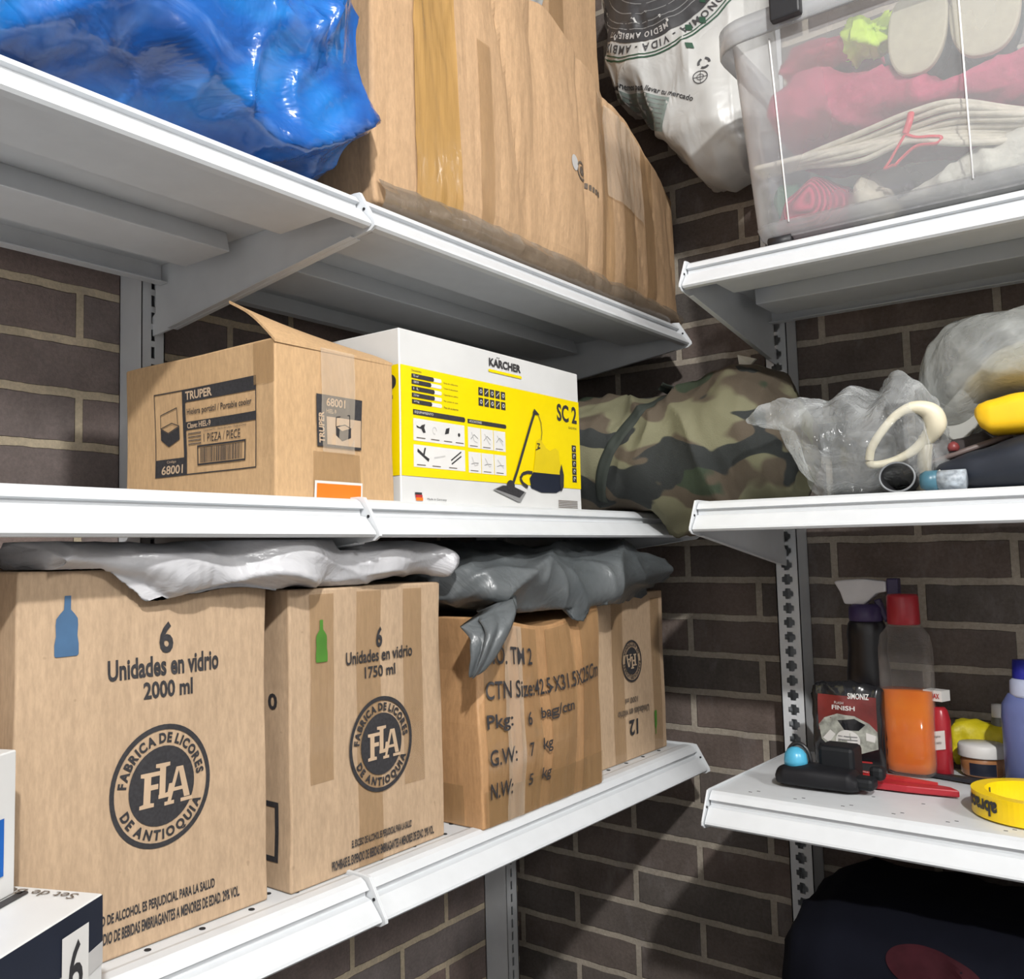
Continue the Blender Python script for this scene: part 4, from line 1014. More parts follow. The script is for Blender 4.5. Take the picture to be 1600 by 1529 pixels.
for k in range(9):
    o_ = k/8-.5; ph = k*.7
    pts = [(-.385-.018*math.sin(ph)-.38*0, -.735-.0, 1.945+.004*o_), (-.392, -.80, 1.945+.018*o_), (-.400, -.88, 1.938+.045*o_+.004*math.sin(ph)), (-.405, -.945, 1.938+.040*o_+.003*math.cos(ph)), (-.405, -1.0, 1.93+.055*o_), (-.395, -1.06, 1.915+.04*o_), (-.38, -1.12, 1.90+.03*o_)]
    pts = [(x+.012*math.cos(ph+i), y, z) for i, (x, y, z) in enumerate(pts)]
    mb.tube([Vector(p)-Vector((-.38, -.9, 1.94)) for p in catmull(pts, 8)], .0045, 8)
mb.build('rope_strands', ropem, rope, smooth=True)
mb = MB(); rb = [(-.4165, -.950, 1.958), (-.421, -.948, 1.945), (-.4195, -.942, 1.931)]
mb.tube([Vector(p)-Vector((-.38, -.9, 1.94)) for p in catmull(rb, 6)], .0045, 8)
for pts in ([(-.4195, -.942, 1.931), (-.421, -.932, 1.915), (-.420, -.922, 1.900), (-.419, -.914, 1.890), (-.419, -.925, 1.893)], [(-.4195, -.942, 1.931), (-.421, -.955, 1.922), (-.421, -.972, 1.918), (-.419, -.984, 1.914), (-.419, -.978, 1.907), (-.42, -.955, 1.910), (-.42, -.938, 1.900), (-.42, -.926, 1.890)]):
    mb.tube([Vector(p)-Vector((-.38, -.9, 1.94)) for p in catmull(pts, 7)], .0026, 8, flat=.6)
tag(mb.build('ribbon', plain('red_satin_ribbon', (.72, .02, .05), .25), rope, smooth=True), 'red satin ribbon')
it = blob('fleece_garment', fab('cream_fleece', (.62, .60, .52)), [(-1.34, 1.84, 1.90, -.36, -.15, 2.5), (-1.25, 1.832, 1.925, -.40, -.14, 2.5), (-1.08, 1.831, 1.928, -.405, -.14, 2.6), (-1.03, 1.831, 1.912, -.405, -.14, 2.5), (-.98, 1.833, 1.893, -.40, -.15, 2.4), (-.925, 1.84, 1.875, -.37, -.2, 2)], mpy, 70, 50, creased(.008, 22, 9), fix=lambda p: (max(p.x, -.415), p.y, max(p.z, 1.8285)))
tag(it, 'cream fleece garment at the bottom right inside the clear bin', 'clothing')
def sole(y, z, w_, h_, tilt, label):
    mb = MB(); P = []
    for k in range(40):
        a = 2*PI*k/40; ca, sa = math.cos(a), math.sin(a); xx = math.copysign(abs(ca)**.75, ca)*w_; zz_ = math.copysign(abs(sa)**.8, sa)*h_
        xx *= 1+.12*sa; P.append((xx*math.cos(tilt)-zz_*math.sin(tilt), xx*math.sin(tilt)+zz_*math.cos(tilt)))
    t_ = thing('slipper', (-.395, y, z), label, 'slipper', group='slippers')
    mb.prism(P, -.028, -.016, lambda u, v, s: (s, u, v)); mb.build('sole', plain('tan_sole', (.56, .51, .38), .8, nscale=90, var=.06), t_, bevel=.003)
    mb = MB(); mb.prism([(a*.94, b*.94) for a, b in P], -.016, .03, lambda u, v, s: (s, u, v)); tag(mb.build('upper', fab('teal_slipper_upper', (.12, .17, .17)), t_, bevel=.008), 'grey teal upper')
sole(-.964, 2.066, .036, .058, .12, 'slipper sole facing out, the left one of two at the top of the bin')
sole(-1.042, 2.062, .040, .056, .05, 'slipper sole facing out, the right one of two at the top of the bin')
it = blob('tissue_paper', plain('lime_tissue', (.62, .86, .05), .7, var=.1), [(-.928, 2.085, 2.10, -.40, -.37, 2), (-.915, 2.072, 2.112, -.425, -.36, 1.6), (-.90, 2.062, 2.122, -.428, -.35, 1.5), (-.885, 2.075, 2.118, -.42, -.36, 1.6), (-.872, 2.088, 2.105, -.40, -.37, 2)], mpy, 60, 50, creased(.016, 26, 4), fix=lambda p: (max(p.x, -.432), min(p.y, -.86), p.z))
tag(it, 'crumpled lime green tissue beside the slipper soles in the bin', 'tissue')
it = blob('fabric_scrap', fab('purple_fabric', (.13, .035, .10)), [(-1.34, 2.04, 2.06, -.38, -.2, 2.4), (-1.2, 2.02, 2.12, -.41, -.14, 3), (-1.11, 2.02, 2.12, -.41, -.14, 3), (-1.09, 2.03, 2.06, -.36, -.16, 2.4)], mpy, 40, 40, creased(.01, 14, 2), fix=lambda p: (max(p.x, -.43), p.y, max(p.z, 2.035)))
tag(it, 'purple fabric at the right of the slipper soles inside the bin', 'fabric')
it = blob('fabric_scrap', fab('grey_teal_fabric', (.10, .13, .13)), [(-1.05, 2.095, 2.12, -.28, -.16, 2.4), (-.98, 2.09, 2.15, -.30, -.14, 3), (-.80, 2.09, 2.15, -.25, -.14, 3), (-.76, 2.09, 2.12, -.24, -.16, 2.4)], mpy, 40, 40, creased(.008, 14, 12))
tag(it, 'grey fabric filling the top left of the clear bin', 'fabric')
it = blob('fabric_scrap', fab('green_fabric', (.06, .16, .09)), [(-.80, 1.87, 1.90, -.36, -.3, 2.4), (-.78, 1.865, 1.93, -.37, -.28, 3), (-.757, 1.868, 1.93, -.38, -.28, 3), (-.748, 1.88, 1.92, -.36, -.3, 2.4)], mpy, 30, 30, creased(.004, 20, 12))
tag(it, 'pale green scrap above the yarn at the bin left wall', 'fabric')
it = blob('fabric_scrap', fab('grey_violet_fabric', (.10, .08, .13)), [(-.925, 1.87, 1.90, -.26, -.2, 2.4), (-.915, 1.84, 1.93, -.28, -.18, 3), (-.80, 1.835, 1.94, -.275, -.17, 3), (-.76, 1.84, 1.92, -.26, -.2, 2.4)], mpy, 30, 30, creased(.004, 20, 16), fix=lambda p: (max(p.x, -.36), p.y, max(p.z, 1.8285)))
tag(it, 'dark violet fabric behind the rope and ribbon in the bin', 'fabric')

# ================================================================ RIGHT WALL, MIDDLE SHELF
Z0 = ZR[1]+.0025
fixz = lambda z0, x1=-.065: (lambda p: (min(p.x, x1), p.y, max(p.z, z0)))
cb1 = blob('plastic_bag', MT['clear'], [(-.955, 1.46, 1.52, -.30, -.24, 2), (-.94, Z0, 1.575, -.37, -.20, 2.2), (-.92, Z0, 1.60, -.40, -.16, 2.2), (-.90, Z0, 1.618, -.405, -.14, 2.0), (-.87, Z0, 1.585, -.41, -.14, 2.2), (-.84, Z0, 1.612, -.41, -.14, 2.1), (-.81, Z0, 1.585, -.41, -.15, 2.2), (-.792, 1.46, 1.592, -.40, -.2, 2.2), (-.775, 1.50, 1.597, -.40, -.24, 2.0), (-.76, 1.545, 1.590, -.395, -.3, 2), (-.74, 1.552, 1.580, -.395, -.34, 2), (-.722, 1.556, 1.574, -.39, -.36, 2), (-.708, 1.560, 1.569, -.385, -.37, 2)], mpy, 150, 80, creased(.011, 7, 21, (1, 1, 1), .25, 2.2, .9), lambda p: (min(p.x, -.07), p.y, max(p.z, Z0)) if p.y < -.80 else (min(p.x, -.34) if p.z < 1.60 else p.x, p.y, max(p.z, Z0)))
cb1.location = (-.03, 0, 0)
tag(cb1, 'crumpled clear plastic bag with a twisted neck beside the duffel', 'plastic bag')
mb = MB(); mb.lathe([(.012, 0), (.040, .0), (.043, .006), (.043, .07), (.040, .082), (.030, .088), (.010, .09)], (-.33, -.845, Z0+.004), 32)
tag(mb.build('jar', thin_plastic('grey_clear_jar', (.22, .22, .22), .42, .1, 20, .3, .1, .3), smooth=True), 'grey clear jar wrapped inside the crumpled clear bag', 'jar')
cb2 = blob('plastic_bag', MT['clear2'], [(-1.40, 1.56, 1.60, -.3, -.2, 2), (-1.36, 1.585, 1.67, -.36, -.12, 2.4), (-1.20, 1.585, 1.70, -.37, -.10, 2.6), (-1.06, 1.582, 1.695, -.37, -.10, 2.6), (-1.0, 1.578, 1.697, -.36, -.10, 2.6), (-.965, 1.54, 1.69, -.35, -.10, 2.5), (-.935, 1.53, 1.676, -.33, -.10, 2.4), (-.92, 1.54, 1.665, -.30, -.13, 2.2), (-.913, 1.57, 1.655, -.27, -.16, 2)], mpy, 120, 80, creased(.009, 6, 51, (1, 1, 1), .25, 2.2, .9), lambda p: (min(p.x, -.07), p.y, p.z))
tag(cb2, 'big milky plastic bag with beige contents at the right edge', 'plastic bag')
it = blob('cloth_bundle', plain('beige_cloth', (.50, .46, .34), .9, var=.15), [(-1.36, 1.56, 1.60, -.28, -.16, 2.2), (-1.30, 1.592, 1.65, -.32, -.14, 2.6), (-1.08, 1.592, 1.655, -.335, -.13, 2.6), (-1.02, 1.590, 1.645, -.32, -.14, 2.4), (-.985, 1.565, 1.62, -.3, -.16, 2.2), (-.965, 1.58, 1.60, -.27, -.2, 2)], mpy, 60, 50, creased(.008, 14, 7))
tag(it, 'beige cloth bundle inside the milky plastic bag', 'cloth')
# grey flattened carton strip leaning under the milky bag
mb = MB(); mb.mesh([(-.30, -.925, 1.548), (-.30, -.965, 1.513), (-.27, -1.012, 1.588), (-.27, -.985, 1.622), (-.29, -.925, 1.548), (-.29, -.965, 1.513), (-.26, -1.012, 1.588), (-.26, -.985, 1.622)], [(0, 1, 2, 3), (7, 6, 5, 4), (0, 4, 5, 1), (1, 5, 6, 2), (2, 6, 7, 3), (3, 7, 4, 0)])
tag(mb.build('cardboard_strip', plain('grey_strip', (.30, .30, .28), .6), bevel=.002), 'slanted flat grey strip under the milky plastic bag', 'strip')
# cream hook-shaped handle
hp = catmull([(-.395, -.868, 1.495), (-.398, -.872, 1.51), (-.40, -.885, 1.530), (-.40, -.905, 1.552), (-.395, -.925, 1.562), (-.385, -.943, 1.556), (-.378, -.948, 1.538), (-.372, -.936, 1.520), (-.372, -.915, 1.503), (-.378, -.892, 1.492), (-.39, -.872, 1.488), (-.395, -.867, 1.494)], 10)
hd = thing('tool_handle', (-.39, -.91, Z0), 'cream curved loop handle in front of the clear bag', 'handle')
mb = MB(); mb.tube([p-Vector((-.39, -.91, Z0)) for p in hp], lambda t_: .0055+.0085*math.exp(-((t_-.52)/.14)**2), 14); mb.build('grip', plain('cream_plastic', (.66, .60, .45), .45), hd, smooth=True)
mb = MB(); mb.tube([Vector(p)-Vector((-.39, -.91, Z0)) for p in ((-.372, -.935, 1.524), (-.365, -.93, 1.495), (-.36, -.925, Z0+.004))], .009, 12); mb.build('shaft', plain('cream_plastic_shaft', (.40, .36, .27), .5), hd, smooth=True)
mb = MB(); mb.box((.012, -.030, .085), (.006, .03, .008), rot=Matrix.Rotation(.5, 3, 'X')); tag(mb.build('trim', MT['dark'], hd), 'black trim')
# yellow tool body
yt = thing('power_tool', (-.36, -1.04, Z0), 'yellow and black plastic tool at the right edge of the middle shelf', 'tool')
yb = blob('housing', plain('tool_yellow', (.86, .52, .01), .35, var=.03), [(-1.30, 1.53, 1.56, -.36, -.33, 2.6), (-1.27, 1.515, 1.580, -.385, -.31, 3.4), (-1.04, 1.519, 1.572, -.385, -.31, 3.4), (-1.01, 1.520, 1.566, -.385, -.31, 3.4), (-.998, 1.530, 1.562, -.38, -.32, 3.2), (-.993, 1.542, 1.557, -.37, -.33, 2.6)], mpy, 60, 48)
yb.parent = yt; yb.location = (.36, 1.04, -Z0)
nb_ = blob('lower_body', plain('navy_plastic', (.012, .016, .026), .5), [(-1.30, Z0, 1.50, -.38, -.25, 2.8), (-1.26, Z0, 1.528, -.40, -.22, 3), (-1.05, Z0, 1.520, -.40, -.22, 3), (-.99, Z0, 1.503, -.395, -.22, 2.8), (-.95, Z0+.008, 1.490, -.385, -.23, 2.6), (-.935, Z0+.02, 1.475, -.36, -.26, 2.4)], mpy, 60, 48, None, fixz(Z0))
nb_.parent = yt; nb_.location = (.36, 1.04, -Z0); tag(nb_, 'navy blue black lower body')
mb = MB(); mb.tube([(-.35, -.90, 1.478), (-.34, -1.03, 1.520)], .004, 8)
tag(mb.build('metal_rod', plain('brownish_rod', (.16, .12, .11), .45), smooth=True), 'thin brown rod lying slanted above the ring', 'rod')
it = blob('cloth_bundle', plain('dark_brown_cloth', (.045, .036, .036), .8), [(-1.02, 1.46, 1.50, -.30, -.2, 2.4), (-.99, Z0, 1.535, -.33, -.16, 2.6), (-.94, Z0, 1.53, -.33, -.15, 2.6), (-.91, Z0, 1.515, -.32, -.16, 2.4), (-.895, 1.46, 1.49, -.3, -.2, 2)], mpy, 50, 40, creased(.01, 12, 3), fixz(Z0))
tag(it, 'dark cloth behind the cream loop handle', 'cloth')
mb = MB(); rg = [(-.412, -.905+.0215*math.cos(a), Z0+.0205+.0195*math.sin(a)) for a in [2*PI*k/36 for k in range(36)]]
mb.tube(rg, .0014, 8, closed=True); tr_ = thing('pipe', (-.412, -.905, Z0), 'short dark pipe end with a grey rim facing out', 'pipe')
o1 = mb.build('rim', plain('grey_rim', (.20, .21, .22), .5), tr_, smooth=True); o1.location = (.412, .905, -Z0)
mb = MB(); P = []
for x in (-.411, -.30):
    P += [(x, -.905+.0205*math.cos(2*PI*k/32), Z0+.0205+.0185*math.sin(2*PI*k/32)) for k in range(32)]
mb.mesh(P, [(k, (k+1) % 32, 32+(k+1) % 32, 32+k) for k in range(32)]+[tuple(range(32, 64))]); o1 = mb.build('tube', MT['dark'], tr_, smooth=True); o1.location = (.412, .905, -Z0)
can = thing('spray_can', (-.408, -.945, Z0+.0135), 'tiny teal and white can lying by the ring', 'can')
mb = MB(); P = []
prof_ = [(-.0, .004), (0, .012), (.004, .0135), (.016, .0135)]
mb.tube([(0, .012, 0), (0, .006, 0), (0, -.008, 0)], lambda t_: .0133 if t_ > .2 else .010, 20); mb.build('cap', plain('teal_cap', (.05, .14, .19), .35), can, smooth=True)
mb = MB(); mb.tube([(0, -.0082, 0), (0, -.040, 0)], .0128, 20); mb.build('can_body', plain('white_can_label', (.34, .38, .42), .4, var=.5, nscale=120), can, smooth=True)
mb = MB(); mb.lathe([(.003, 0), (.006, .0), (.0075, .005), (.006, .010), (.002, .013)], (-.345, -.962, 1.503), 18); tag(mb.build('cap', plain('red_cap', (.25, .05, .05), .4), smooth=True), 'small red cap resting on the brown rod', 'cap')
mb = MB(); mb.tube(catmull([(-.41, -.955, 1.474), (-.412, -.962, 1.462), (-.412, -.972, 1.457), (-.412, -.985, 1.456)], 6), .0014, 8)
tag(mb.build('wire', plain('grey_wire', (.42, .42, .38), .4), smooth=True), 'short curved grey wire beside the tiny can', 'wire')

# ================================================================ RIGHT WALL, BOTTOM SHELF
Z0 = ZR[0]+.0025
# clear bottle with orange liquid
bt_ = thing('bottle', (-.155, -.845, Z0), 'clear bottle half full of orange liquid with red cap', 'bottle')
mb = MB(); mb.lathe([(.030, 0), (.036, .004), (.037, .02), (.0375, .10), (.0375, .19), (.034, .212), (.024, .226), (.017, .230), (.017, .236)], (0, 0, 0), 40, sx=.8, sy=1, sq=3.2)
mb.build('bottle_body', thin_plastic('clear_bottle_plastic', (.40, .37, .35), .06, .06, 8, .3, .25, .5), bt_, smooth=True)
def liquid():
    t = NT('orange_liquid'); t.col(t.ramp(t.noise(t.coords(), 20, 2), [(.3, (.85, .16, .0)), (.7, (.95, .24, .002))])); t.set(Roughness=.08)
    tl = t.node('ShaderNodeBsdfTransparent'); tl.inputs[0].default_value = (1, .30, .03, 1)
    mx = t.node('ShaderNodeMixShader'); mx.inputs[0].default_value = .75; t.link(tl.outputs[0], mx.inputs[1]); t.link(t.b.outputs[0], mx.inputs[2]); t.link(mx.outputs[0], t.out.inputs[0]); return t.m
mb = MB(); mb.lathe([(.028, .003), (.0345, .007), (.0355, .02), (.0358, .128), (.001, .128)], (0, 0, 0), 40, sx=.8, sy=1, sq=3.2); mb.build('liquid', liquid(), bt_, smooth=True)
mb = MB(); mb.lathe([(.0225, .229), (.0235, .231), (.0225, .272), (.021, .276), (.001, .277)], (0, 0, 0), 36); mb.build('bottle_cap', MT['red'], bt_, smooth=True)
# spray bottle
sb = thing('spray_bottle', (-.095, -.775, Z0), 'black spray bottle with a white trigger head', 'spray bottle')
mb = MB(); mb.lathe([(.030, 0), (.036, .004), (.037, .06), (.034, .14), (.030, .18), (.031, .205), (.029, .222), (.022, .235), (.016, .238)], (0, 0, 0), 36, sx=.7, sy=1.0); mb.build('bottle_body', plain('black_bottle_plastic', (.012, .011, .014), .3), sb, smooth=True)
mb = MB(); mb.lathe([(.025, .228), (.026, .230), (.026, .250), (.022, .254), (.02, .256)], (0, 0, 0), 30); tag(mb.build('collar', plain('violet_collar', (.045, .028, .10), .4), sb, smooth=True), 'dark violet collar')
mb = MB(); mb.prism([(.044, .291), (.036, .276), (.030, .256), (.0, .254), (-.008, .262), (-.020, .274), (-.036, .277), (-.036, .294), (.0, .298), (.03, .296), (.044, .294)], -.012, .012, lambda u, v, s: (s, u, v)); mb.build('trigger_head', plain('white_trigger_plastic', (.66, .65, .66), .4), sb, bevel=.003)
mb = MB(); mb.box((0, -.045, .282), (.022, .017, .034)); mb.prism([(-.014, .262), (-.024, .266), (-.034, .235), (-.030, .226)], -.006, .006, lambda u, v, s: (s, u, v)); tag(mb.build('nozzle', plain('violet_nozzle', (.03, .02, .075), .4), sb, bevel=.002), 'dark violet nozzle and trigger')
# refill pouch with a car picture
pk = thing('refill_pouch', (-.19, -.765, Z0), 'black and dark red car care pouch with a car picture', 'pouch', -.0)
MT['pouch'] = plain('glossy_black_foil', (.010, .010, .012), .22, coat=.3); MT['pred'] = plain('dark_red_print', (.15, .018, .016), .3, var=.35, nscale=30); MT['silver'] = plain('silver_print', (.34, .35, .31), .35, var=.45, nscale=90)
pb = blob('pouch_body', MT['pouch'], [(-.052, .0, .128, -.008, .008, 2.4), (-.046, .0, .135, -.016, .016, 2.6), (.0, .0, .140, -.022, .022, 2.6), (.046, .0, .135, -.016, .016, 2.6), (.052, .0, .128, -.008, .008, 2.4)], lambda u, v, d: (d, u, v), 40, 50, creased(.002, 30, 3), lambda p: (p.x, p.y, max(0, p.z)), pk)
A = Art()
A.rect(-.040, .062, .046, .118, 'pred'); A.poly([(-.040, .070), (-.03, .082), (-.01, .090), (.015, .088), (.035, .078), (.046, .066), (.046, .040), (.02, .030), (-.02, .032), (-.036, .048)], 'silver', 2)
A.poly([(-.010, .080), (.0, .066), (.02, .066), (.03, .076), (.015, .084)], 'pouch', 3); A.disc((.004, .050), .016, 'white_print', 3, 1.1); 
for k in range(4): A.rect(-.010, .040+k*.005, .018, .0418+k*.005, 'grey_print', 4)
A.poly([(-.034, .050), (-.022, .064), (-.014, .058), (-.024, .044)], 'white_print', 3); A.poly([(.030, .064), (.044, .060), (.042, .050), (.030, .052)], 'white_print', 3)
A.text('SIMONIZ', .006, .114, .036, .123, 'white_print', 4, bold=.02); A.text('FLASH', -.014, .105, .0, .109, 'white_print', 3); A.text('FINISH', -.018, .096, .016, .103, 'white_print', 3, bold=.02)
A.rect(-.012, .017, .036, .0195, 'redp', 3)
art_o = surf_art(A, bvh_of(pb), lambda u, v: (-.3, -u, v), Vector((1, 0, 0)), [], 'pouch_print', pk, None)
# red small bottle
rb_ = thing('bottle', (-.150, -.884, Z0), 'small red bottle with white label and cap', 'bottle', -.3)
mb = MB(); mb.lathe([(.013, 0), (.0165, .003), (.0165, .06), (.0165, .085), (.013, .100), (.010, .104)], (0, 0, 0), 28, sx=.8, sq=2.6); mb.build('bottle_body', MT['red'], rb_, smooth=True)
mb = MB(); mb.box((-.0005, 0, .122), (.024, .028, .016)); nm = ['white_print']
A = Art(); A.text('SONAX', -.011, .118, .011, .126, 'redp', 1, bold=.03); A.emit(mb, lambda u, v, o_: (-.0125-o_, -u, v), nm); mb.build('cap', [MT[n] for n in nm], rb_, bevel=0)
mb = MB(); nm = ['white_print']
P = []
for v_ in (0, 1):
    for k in range(9):
        a = -.016+.032*k/8; P.append((-.0142+.35*abs(a)**1.5*.9, -a, .040+.028*v_+.25*a))
mb.mesh(P, [(k, k+1, 9+k+1, 9+k) for k in range(8)])
A = Art(); A.text('Más limpio', -.012, .058, .010, .0625, 'ink', 1); A.text('Champú auto', -.012, .048, .011, .0535, 'ink', 1); A.emit(mb, lambda u, v, o_: (-.0147-o_+.35*abs(u)**1.5*.9, -u, v+.2*u), nm)
mb.build('label', [MT[n] for n in nm], rb_)
# jar with white lid
jr = thing('jar', (-.105, -.932, Z0), 'squat amber jar with a white lid', 'jar')
mb = MB(); mb.lathe([(.026, 0), (.029, .003), (.0295, .022), (.027, .028), (.026, .030)], (0, 0, 0), 36); mb.build('jar_body', plain('amber_jar', (.38, .17, .07), .25, var=.2), jr, smooth=True)
mb = MB(); mb.lathe([(.032, .0285), (.0325, .030), (.032, .044), (.030, .0475), (.001, .048)], (0, 0, 0), 36); mb.build('lid', MT['white_print'], jr, smooth=True)
mb = MB(); P = [(-.030*math.cos(a), .030*math.sin(a), z) for z in (.003, .021) for a in [-.35+1.25*k/12-.45 for k in range(13)]]
mb.mesh(P, [(k, k+1, 13+k+1, 13+k) for k in range(12)]); tag(mb.build('label', MT['navy'], jr, smooth=True), 'black label')
# blue bottle
bl = thing('bottle', (-.150, -1.005, Z0), 'purple-blue bottle with a blue cap at the right edge', 'bottle')
mb = MB(); mb.lathe([(.032, 0), (.037, .004), (.0375, .10), (.036, .118), (.028, .132), (.022, .136)], (0, 0, 0), 36, sx=.8); mb.build('bottle_body', plain('periwinkle_liquid_plastic', (.13, .16, .36), .35), bl, smooth=True)
mb = MB(); mb.lathe([(.025, .130), (.025, .134), (.024, .152), (.02, .156)], (0, 0, 0), 30); tag(mb.build('neck', plain('pale_lilac_neck', (.46, .50, .66), .4), bl, smooth=True), 'pale lilac neck')
mb = MB(); mb.lathe([(.020, .155), (.0205, .157), (.019, .182), (.001, .183)], (0, 0, 0), 30); mb.build('cap', plain('royal_blue_cap', (.02, .025, .30), .3), bl, smooth=True)
# small grey bottle behind
sg = thing('bottle', (-.085, -.958, Z0), 'tiny grey bottle with white cap behind the jar', 'bottle', 0)
sg.location = (-.048, -.948, Z0)
mb = MB(); mb.lathe([(.010, 0), (.012, .003), (.012, .062), (.009, .078), (.007, .082)], (0, 0, 0), 20); mb.build('bottle_body', plain('grey_bottle', (.17, .17, .14), .4), sg, smooth=True)
mb = MB(); mb.lathe([(.0085, .080), (.009, .082), (.0085, .100), (.001, .101)], (0, 0, 0), 20); mb.build('cap', MT['white_print'], sg, smooth=True)
# yellow sponge packet
it = blob('sponge', plain('yellow_sponge', (.60, .50, .01), .5, var=.2, nscale=40, bump=.3), [(-.965, Z0+.02, 1.075, -.14, -.07, 2.5), (-.955, Z0, 1.092, -.075, -.02, 3), (-.90, Z0, 1.094, -.07, -.02, 3), (-.888, Z0, 1.09, -.075, -.02, 3), (-.880, Z0+.02, 1.07, -.065, -.03, 2.5)], mpy, 40, 40, creased(.003, 20, 8), lambda p: (min(max(p.x, -.073), -.012), p.y, max(p.z, Z0)))
tag(it, 'yellow wrapped sponge behind the squat jar', 'sponge')
# black gadget with a blue dome
gd = thing('headlamp', (-.325, -.745, Z0), 'black plastic gadget with a light blue dome at the shelf end', 'lamp')
def lens():
    pass
bk = blob('body', plain('matte_black_plastic', (.007, .007, .009), .6, spec=.3), [(-.070, .002, .020, -.02, .02, 2.6), (-.058, 0, .030, -.028, .026, 3), (0, 0, .032, -.034, .03, 3), (.030, 0, .030, -.034, .03, 2.8), (.042, .0, .024, -.026, .024, 2.4), (.047, .005, .016, -.014, .014, 2)], lambda u, v, d: (d, u, v), 50, 40, None, lambda p: (p.x, p.y, max(0, p.z)), gd)
mb = MB(); mb.box((.030, -.035, .030), (.05, .05, .058)); mb.box((.0, -.075, .014), (.03, .03, .018)); mb.box((.02, -.088, .026), (.02, .02, .02)); mb.build('clamp', plain('black_clamp', (.007, .008, .010), .6, spec=.3), gd, bevel=.006)
mb = MB(); mb.lathe([(.0165, .028), (.0165, .036), (.015, .045), (.011, .051), (.005, .0545), (.0005, .055)], (-.006, .018, 0), 28); mb.build('dome', plain('light_blue_dome', (.07, .36, .55), .3), gd, smooth=True)
mb = MB(); mb.tube([(.008, .018+.0175*math.cos(a), .030+.028*math.sin(a)) for a in [PI*k/14 for k in range(15)]], .003, 8); mb.build('dome_rim', plain('black_rim', (.02, .02, .022), .3), gd, smooth=True)
# red squeegee
sq = thing('squeegee', (-.268, -.846, Z0), 'flat red plastic scraper lying in front of the bottles', 'scraper', 0)
mb = MB(); mb.prism([(.080, -.028), (.078, .010), (.066, .026), (.030, .024), (-.01, .022), (-.072, .006), (-.085, -.010), (-.020, -.022)], 0, .010, lambda u, v, s: (v, u, s)); mb.build('blade', MT['red'], sq, bevel=.002)
mb = MB(); mb.prism([(.060, .012), (.058, .022), (-.010, .018), (-.055, .006), (-.012, .004)], .010, .014, lambda u, v, s: (v, u, s)); nm = ['redp']
A = Art(); A.text('MALCO', -.052, .006, -.024, .012, 'white_print', 1, bold=.02); A.emit(mb, lambda u, v, o_: (v, -u, .014+o_), nm); tag(mb.build('grip', [MT[n] for n in nm], sq, bevel=0), 'raised red grip with white lettering')
# black strip
mb = MB(); mb.prism([(-.865, -.150), (-.865, -.165), (-1.10, -.222), (-1.10, -.192)], Z0, Z0+.006, lambda u, v, s: (v, u, s)); 
tag(mb.build('wiper_blade', plain('black_rubber_strip', (.018, .018, .024), .45), bevel=.001), 'long black flat strip between the scraper and jar', 'strip')
# yellow tape roll
tp = thing('tape_roll', (-.315, -1.030, Z0), 'yellow adhesive tape roll at the front right edge', 'tape roll')
mb = MB(); R0, R1, Ht = .062, .078, .030; n = 72; P = []
for r_, z in ((R1, 0), (R1, Ht), (R0, Ht), (R0, 0)):
    P += [(r_*math.cos(2*PI*k/n), r_*math.sin(2*PI*k/n), z) for k in range(n)]
mb.mesh(P, [(j*n+k, j*n+(k+1) % n, ((j+1) % 4)*n+(k+1) % n, ((j+1) % 4)*n+k) for j in range(4) for k in range(n)])
nm = ['ty']; MT['ty'] = plain('yellow_tape', (.88, .60, .005), .3, var=.04)
A = Art()
for k in range(3): A.text('abracol', .0+k*.13, .005, .062+k*.13, .025, 'ink', 1, bold=.04)
def cyl(u, v, o_): a = PI+1.05-u/R1*1.0; a = PI+.25+u/R1; return ((R1+o_)*math.cos(a), (R1+o_)*math.sin(a), v)
Ai = Art(); Ai.items = [([(.39-u, Ht-v) for u, v in P_], F_, m_, l_) for P_, F_, m_, l_ in A.items]
Ai.emit(mb, lambda u, v, o_: cyl(u-.26+.07, v, o_), nm)
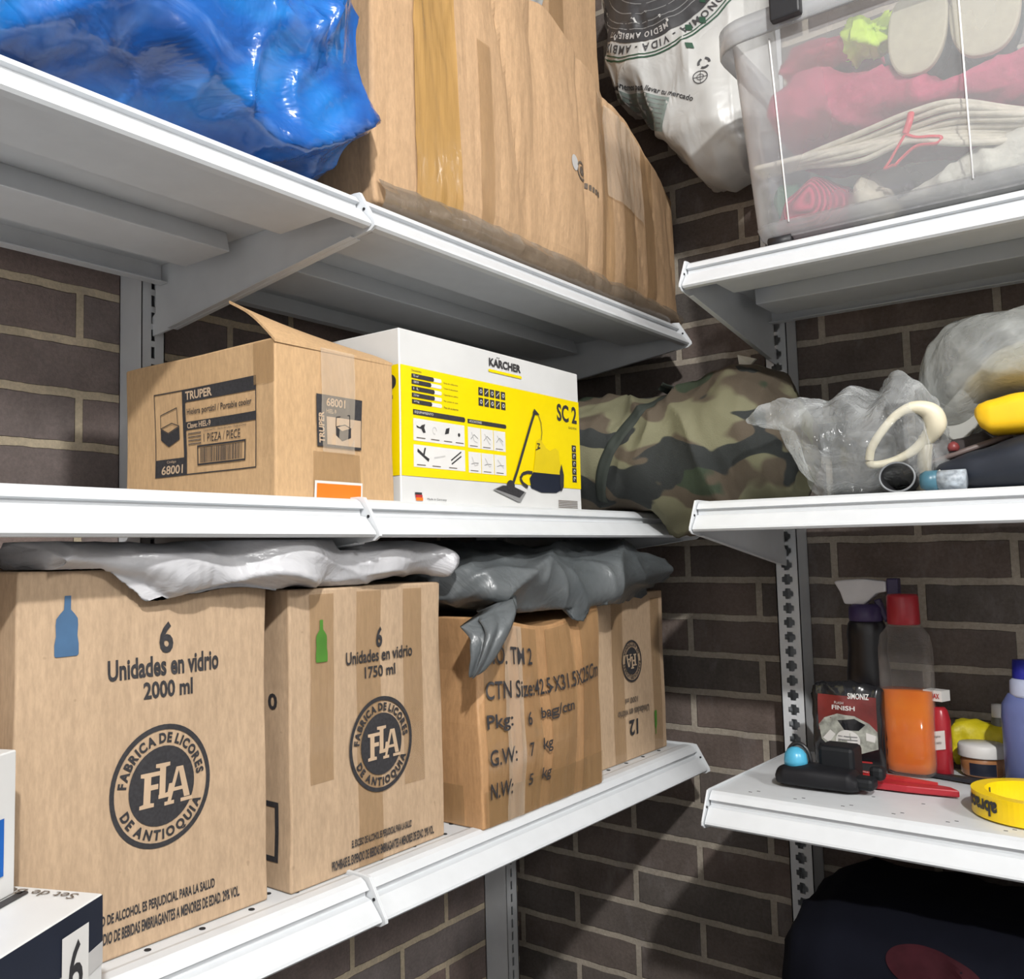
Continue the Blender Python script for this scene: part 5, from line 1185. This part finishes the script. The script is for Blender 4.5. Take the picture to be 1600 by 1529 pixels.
Bi = Art()
for k in range(3): Bi.text('abracol', .0+k*.13, .005, .062+k*.13, .025, 'ink', 1, bold=.04)
Bi.emit(mb, lambda u, v, o_: ((R0-o_)*math.cos(.2-u/R0), (R0-o_)*math.sin(.2-u/R0), v), nm)
mb.build('tape_band', [MT[n] for n in nm], tp)

# ================================================================ RIGHT WALL, LOWEST SHELF: black bag
Zq = .622
kb = thing('black_bag', (-.25, -.95, Zq), 'big black bag with a dark red oval below the right shelves', 'bag')
bg = blob('bag_body', plain('black_nylon', (.0035, .004, .008), .95, spec=.12), [(-1.40, Zq+.03, .80, -.38, -.12, 2.6), (-1.34, Zq, .87, -.42, -.08, 3), (-1.10, Zq, .882, -.43, -.07, 3), (-.90, Zq, .885, -.43, -.07, 3), (-.78, Zq, .882, -.425, -.07, 3.2), (-.735, Zq, .862, -.415, -.08, 3), (-.71, Zq+.01, .82, -.39, -.10, 2.8), (-.70, Zq+.04, .78, -.35, -.14, 2.4)], mpy, 80, 60, creased(.006, 8, 3), lambda p: (min(p.x, -.065), p.y, max(p.z, Zq)), None)
bg.parent = kb; bg.location = (.25, .95, -Zq)
A = Art(); P = [(.915+.058*math.cos(2*PI*k/48)*1.0+.0*k, .828+.026*math.sin(2*PI*k/48)-.006*math.cos(2*PI*k/48)) for k in range(48)]
MT['oval'] = plain('dark_red_oval', (.030, .006, .009), .8, var=.3, spec=.1); MT['ovalr'] = plain('maroon_edge', (.12, .03, .04), .5)
for k in range(6):
    Q = []
    for j in range(49):
        a = 2*PI*j/48
        for rr in (max(.001, k/6), (k+1)/6): Q.append((.915+.058*rr*math.cos(a), .828+rr*(.026*math.sin(a)-.006*math.cos(a))))
    A.items.append((Q, [(2*j, 2*j+1, 2*j+3, 2*j+2) for j in range(48)], 'oval', 1))

q = surf_art(A, bvh_of(bg), lambda u, v: (-1.0, -u, v), Vector((1, 0, 0)), [], 'oval_patch', kb, None); q.location = (.25, .95, -Zq)

print('objects', len(bpy.data.objects))
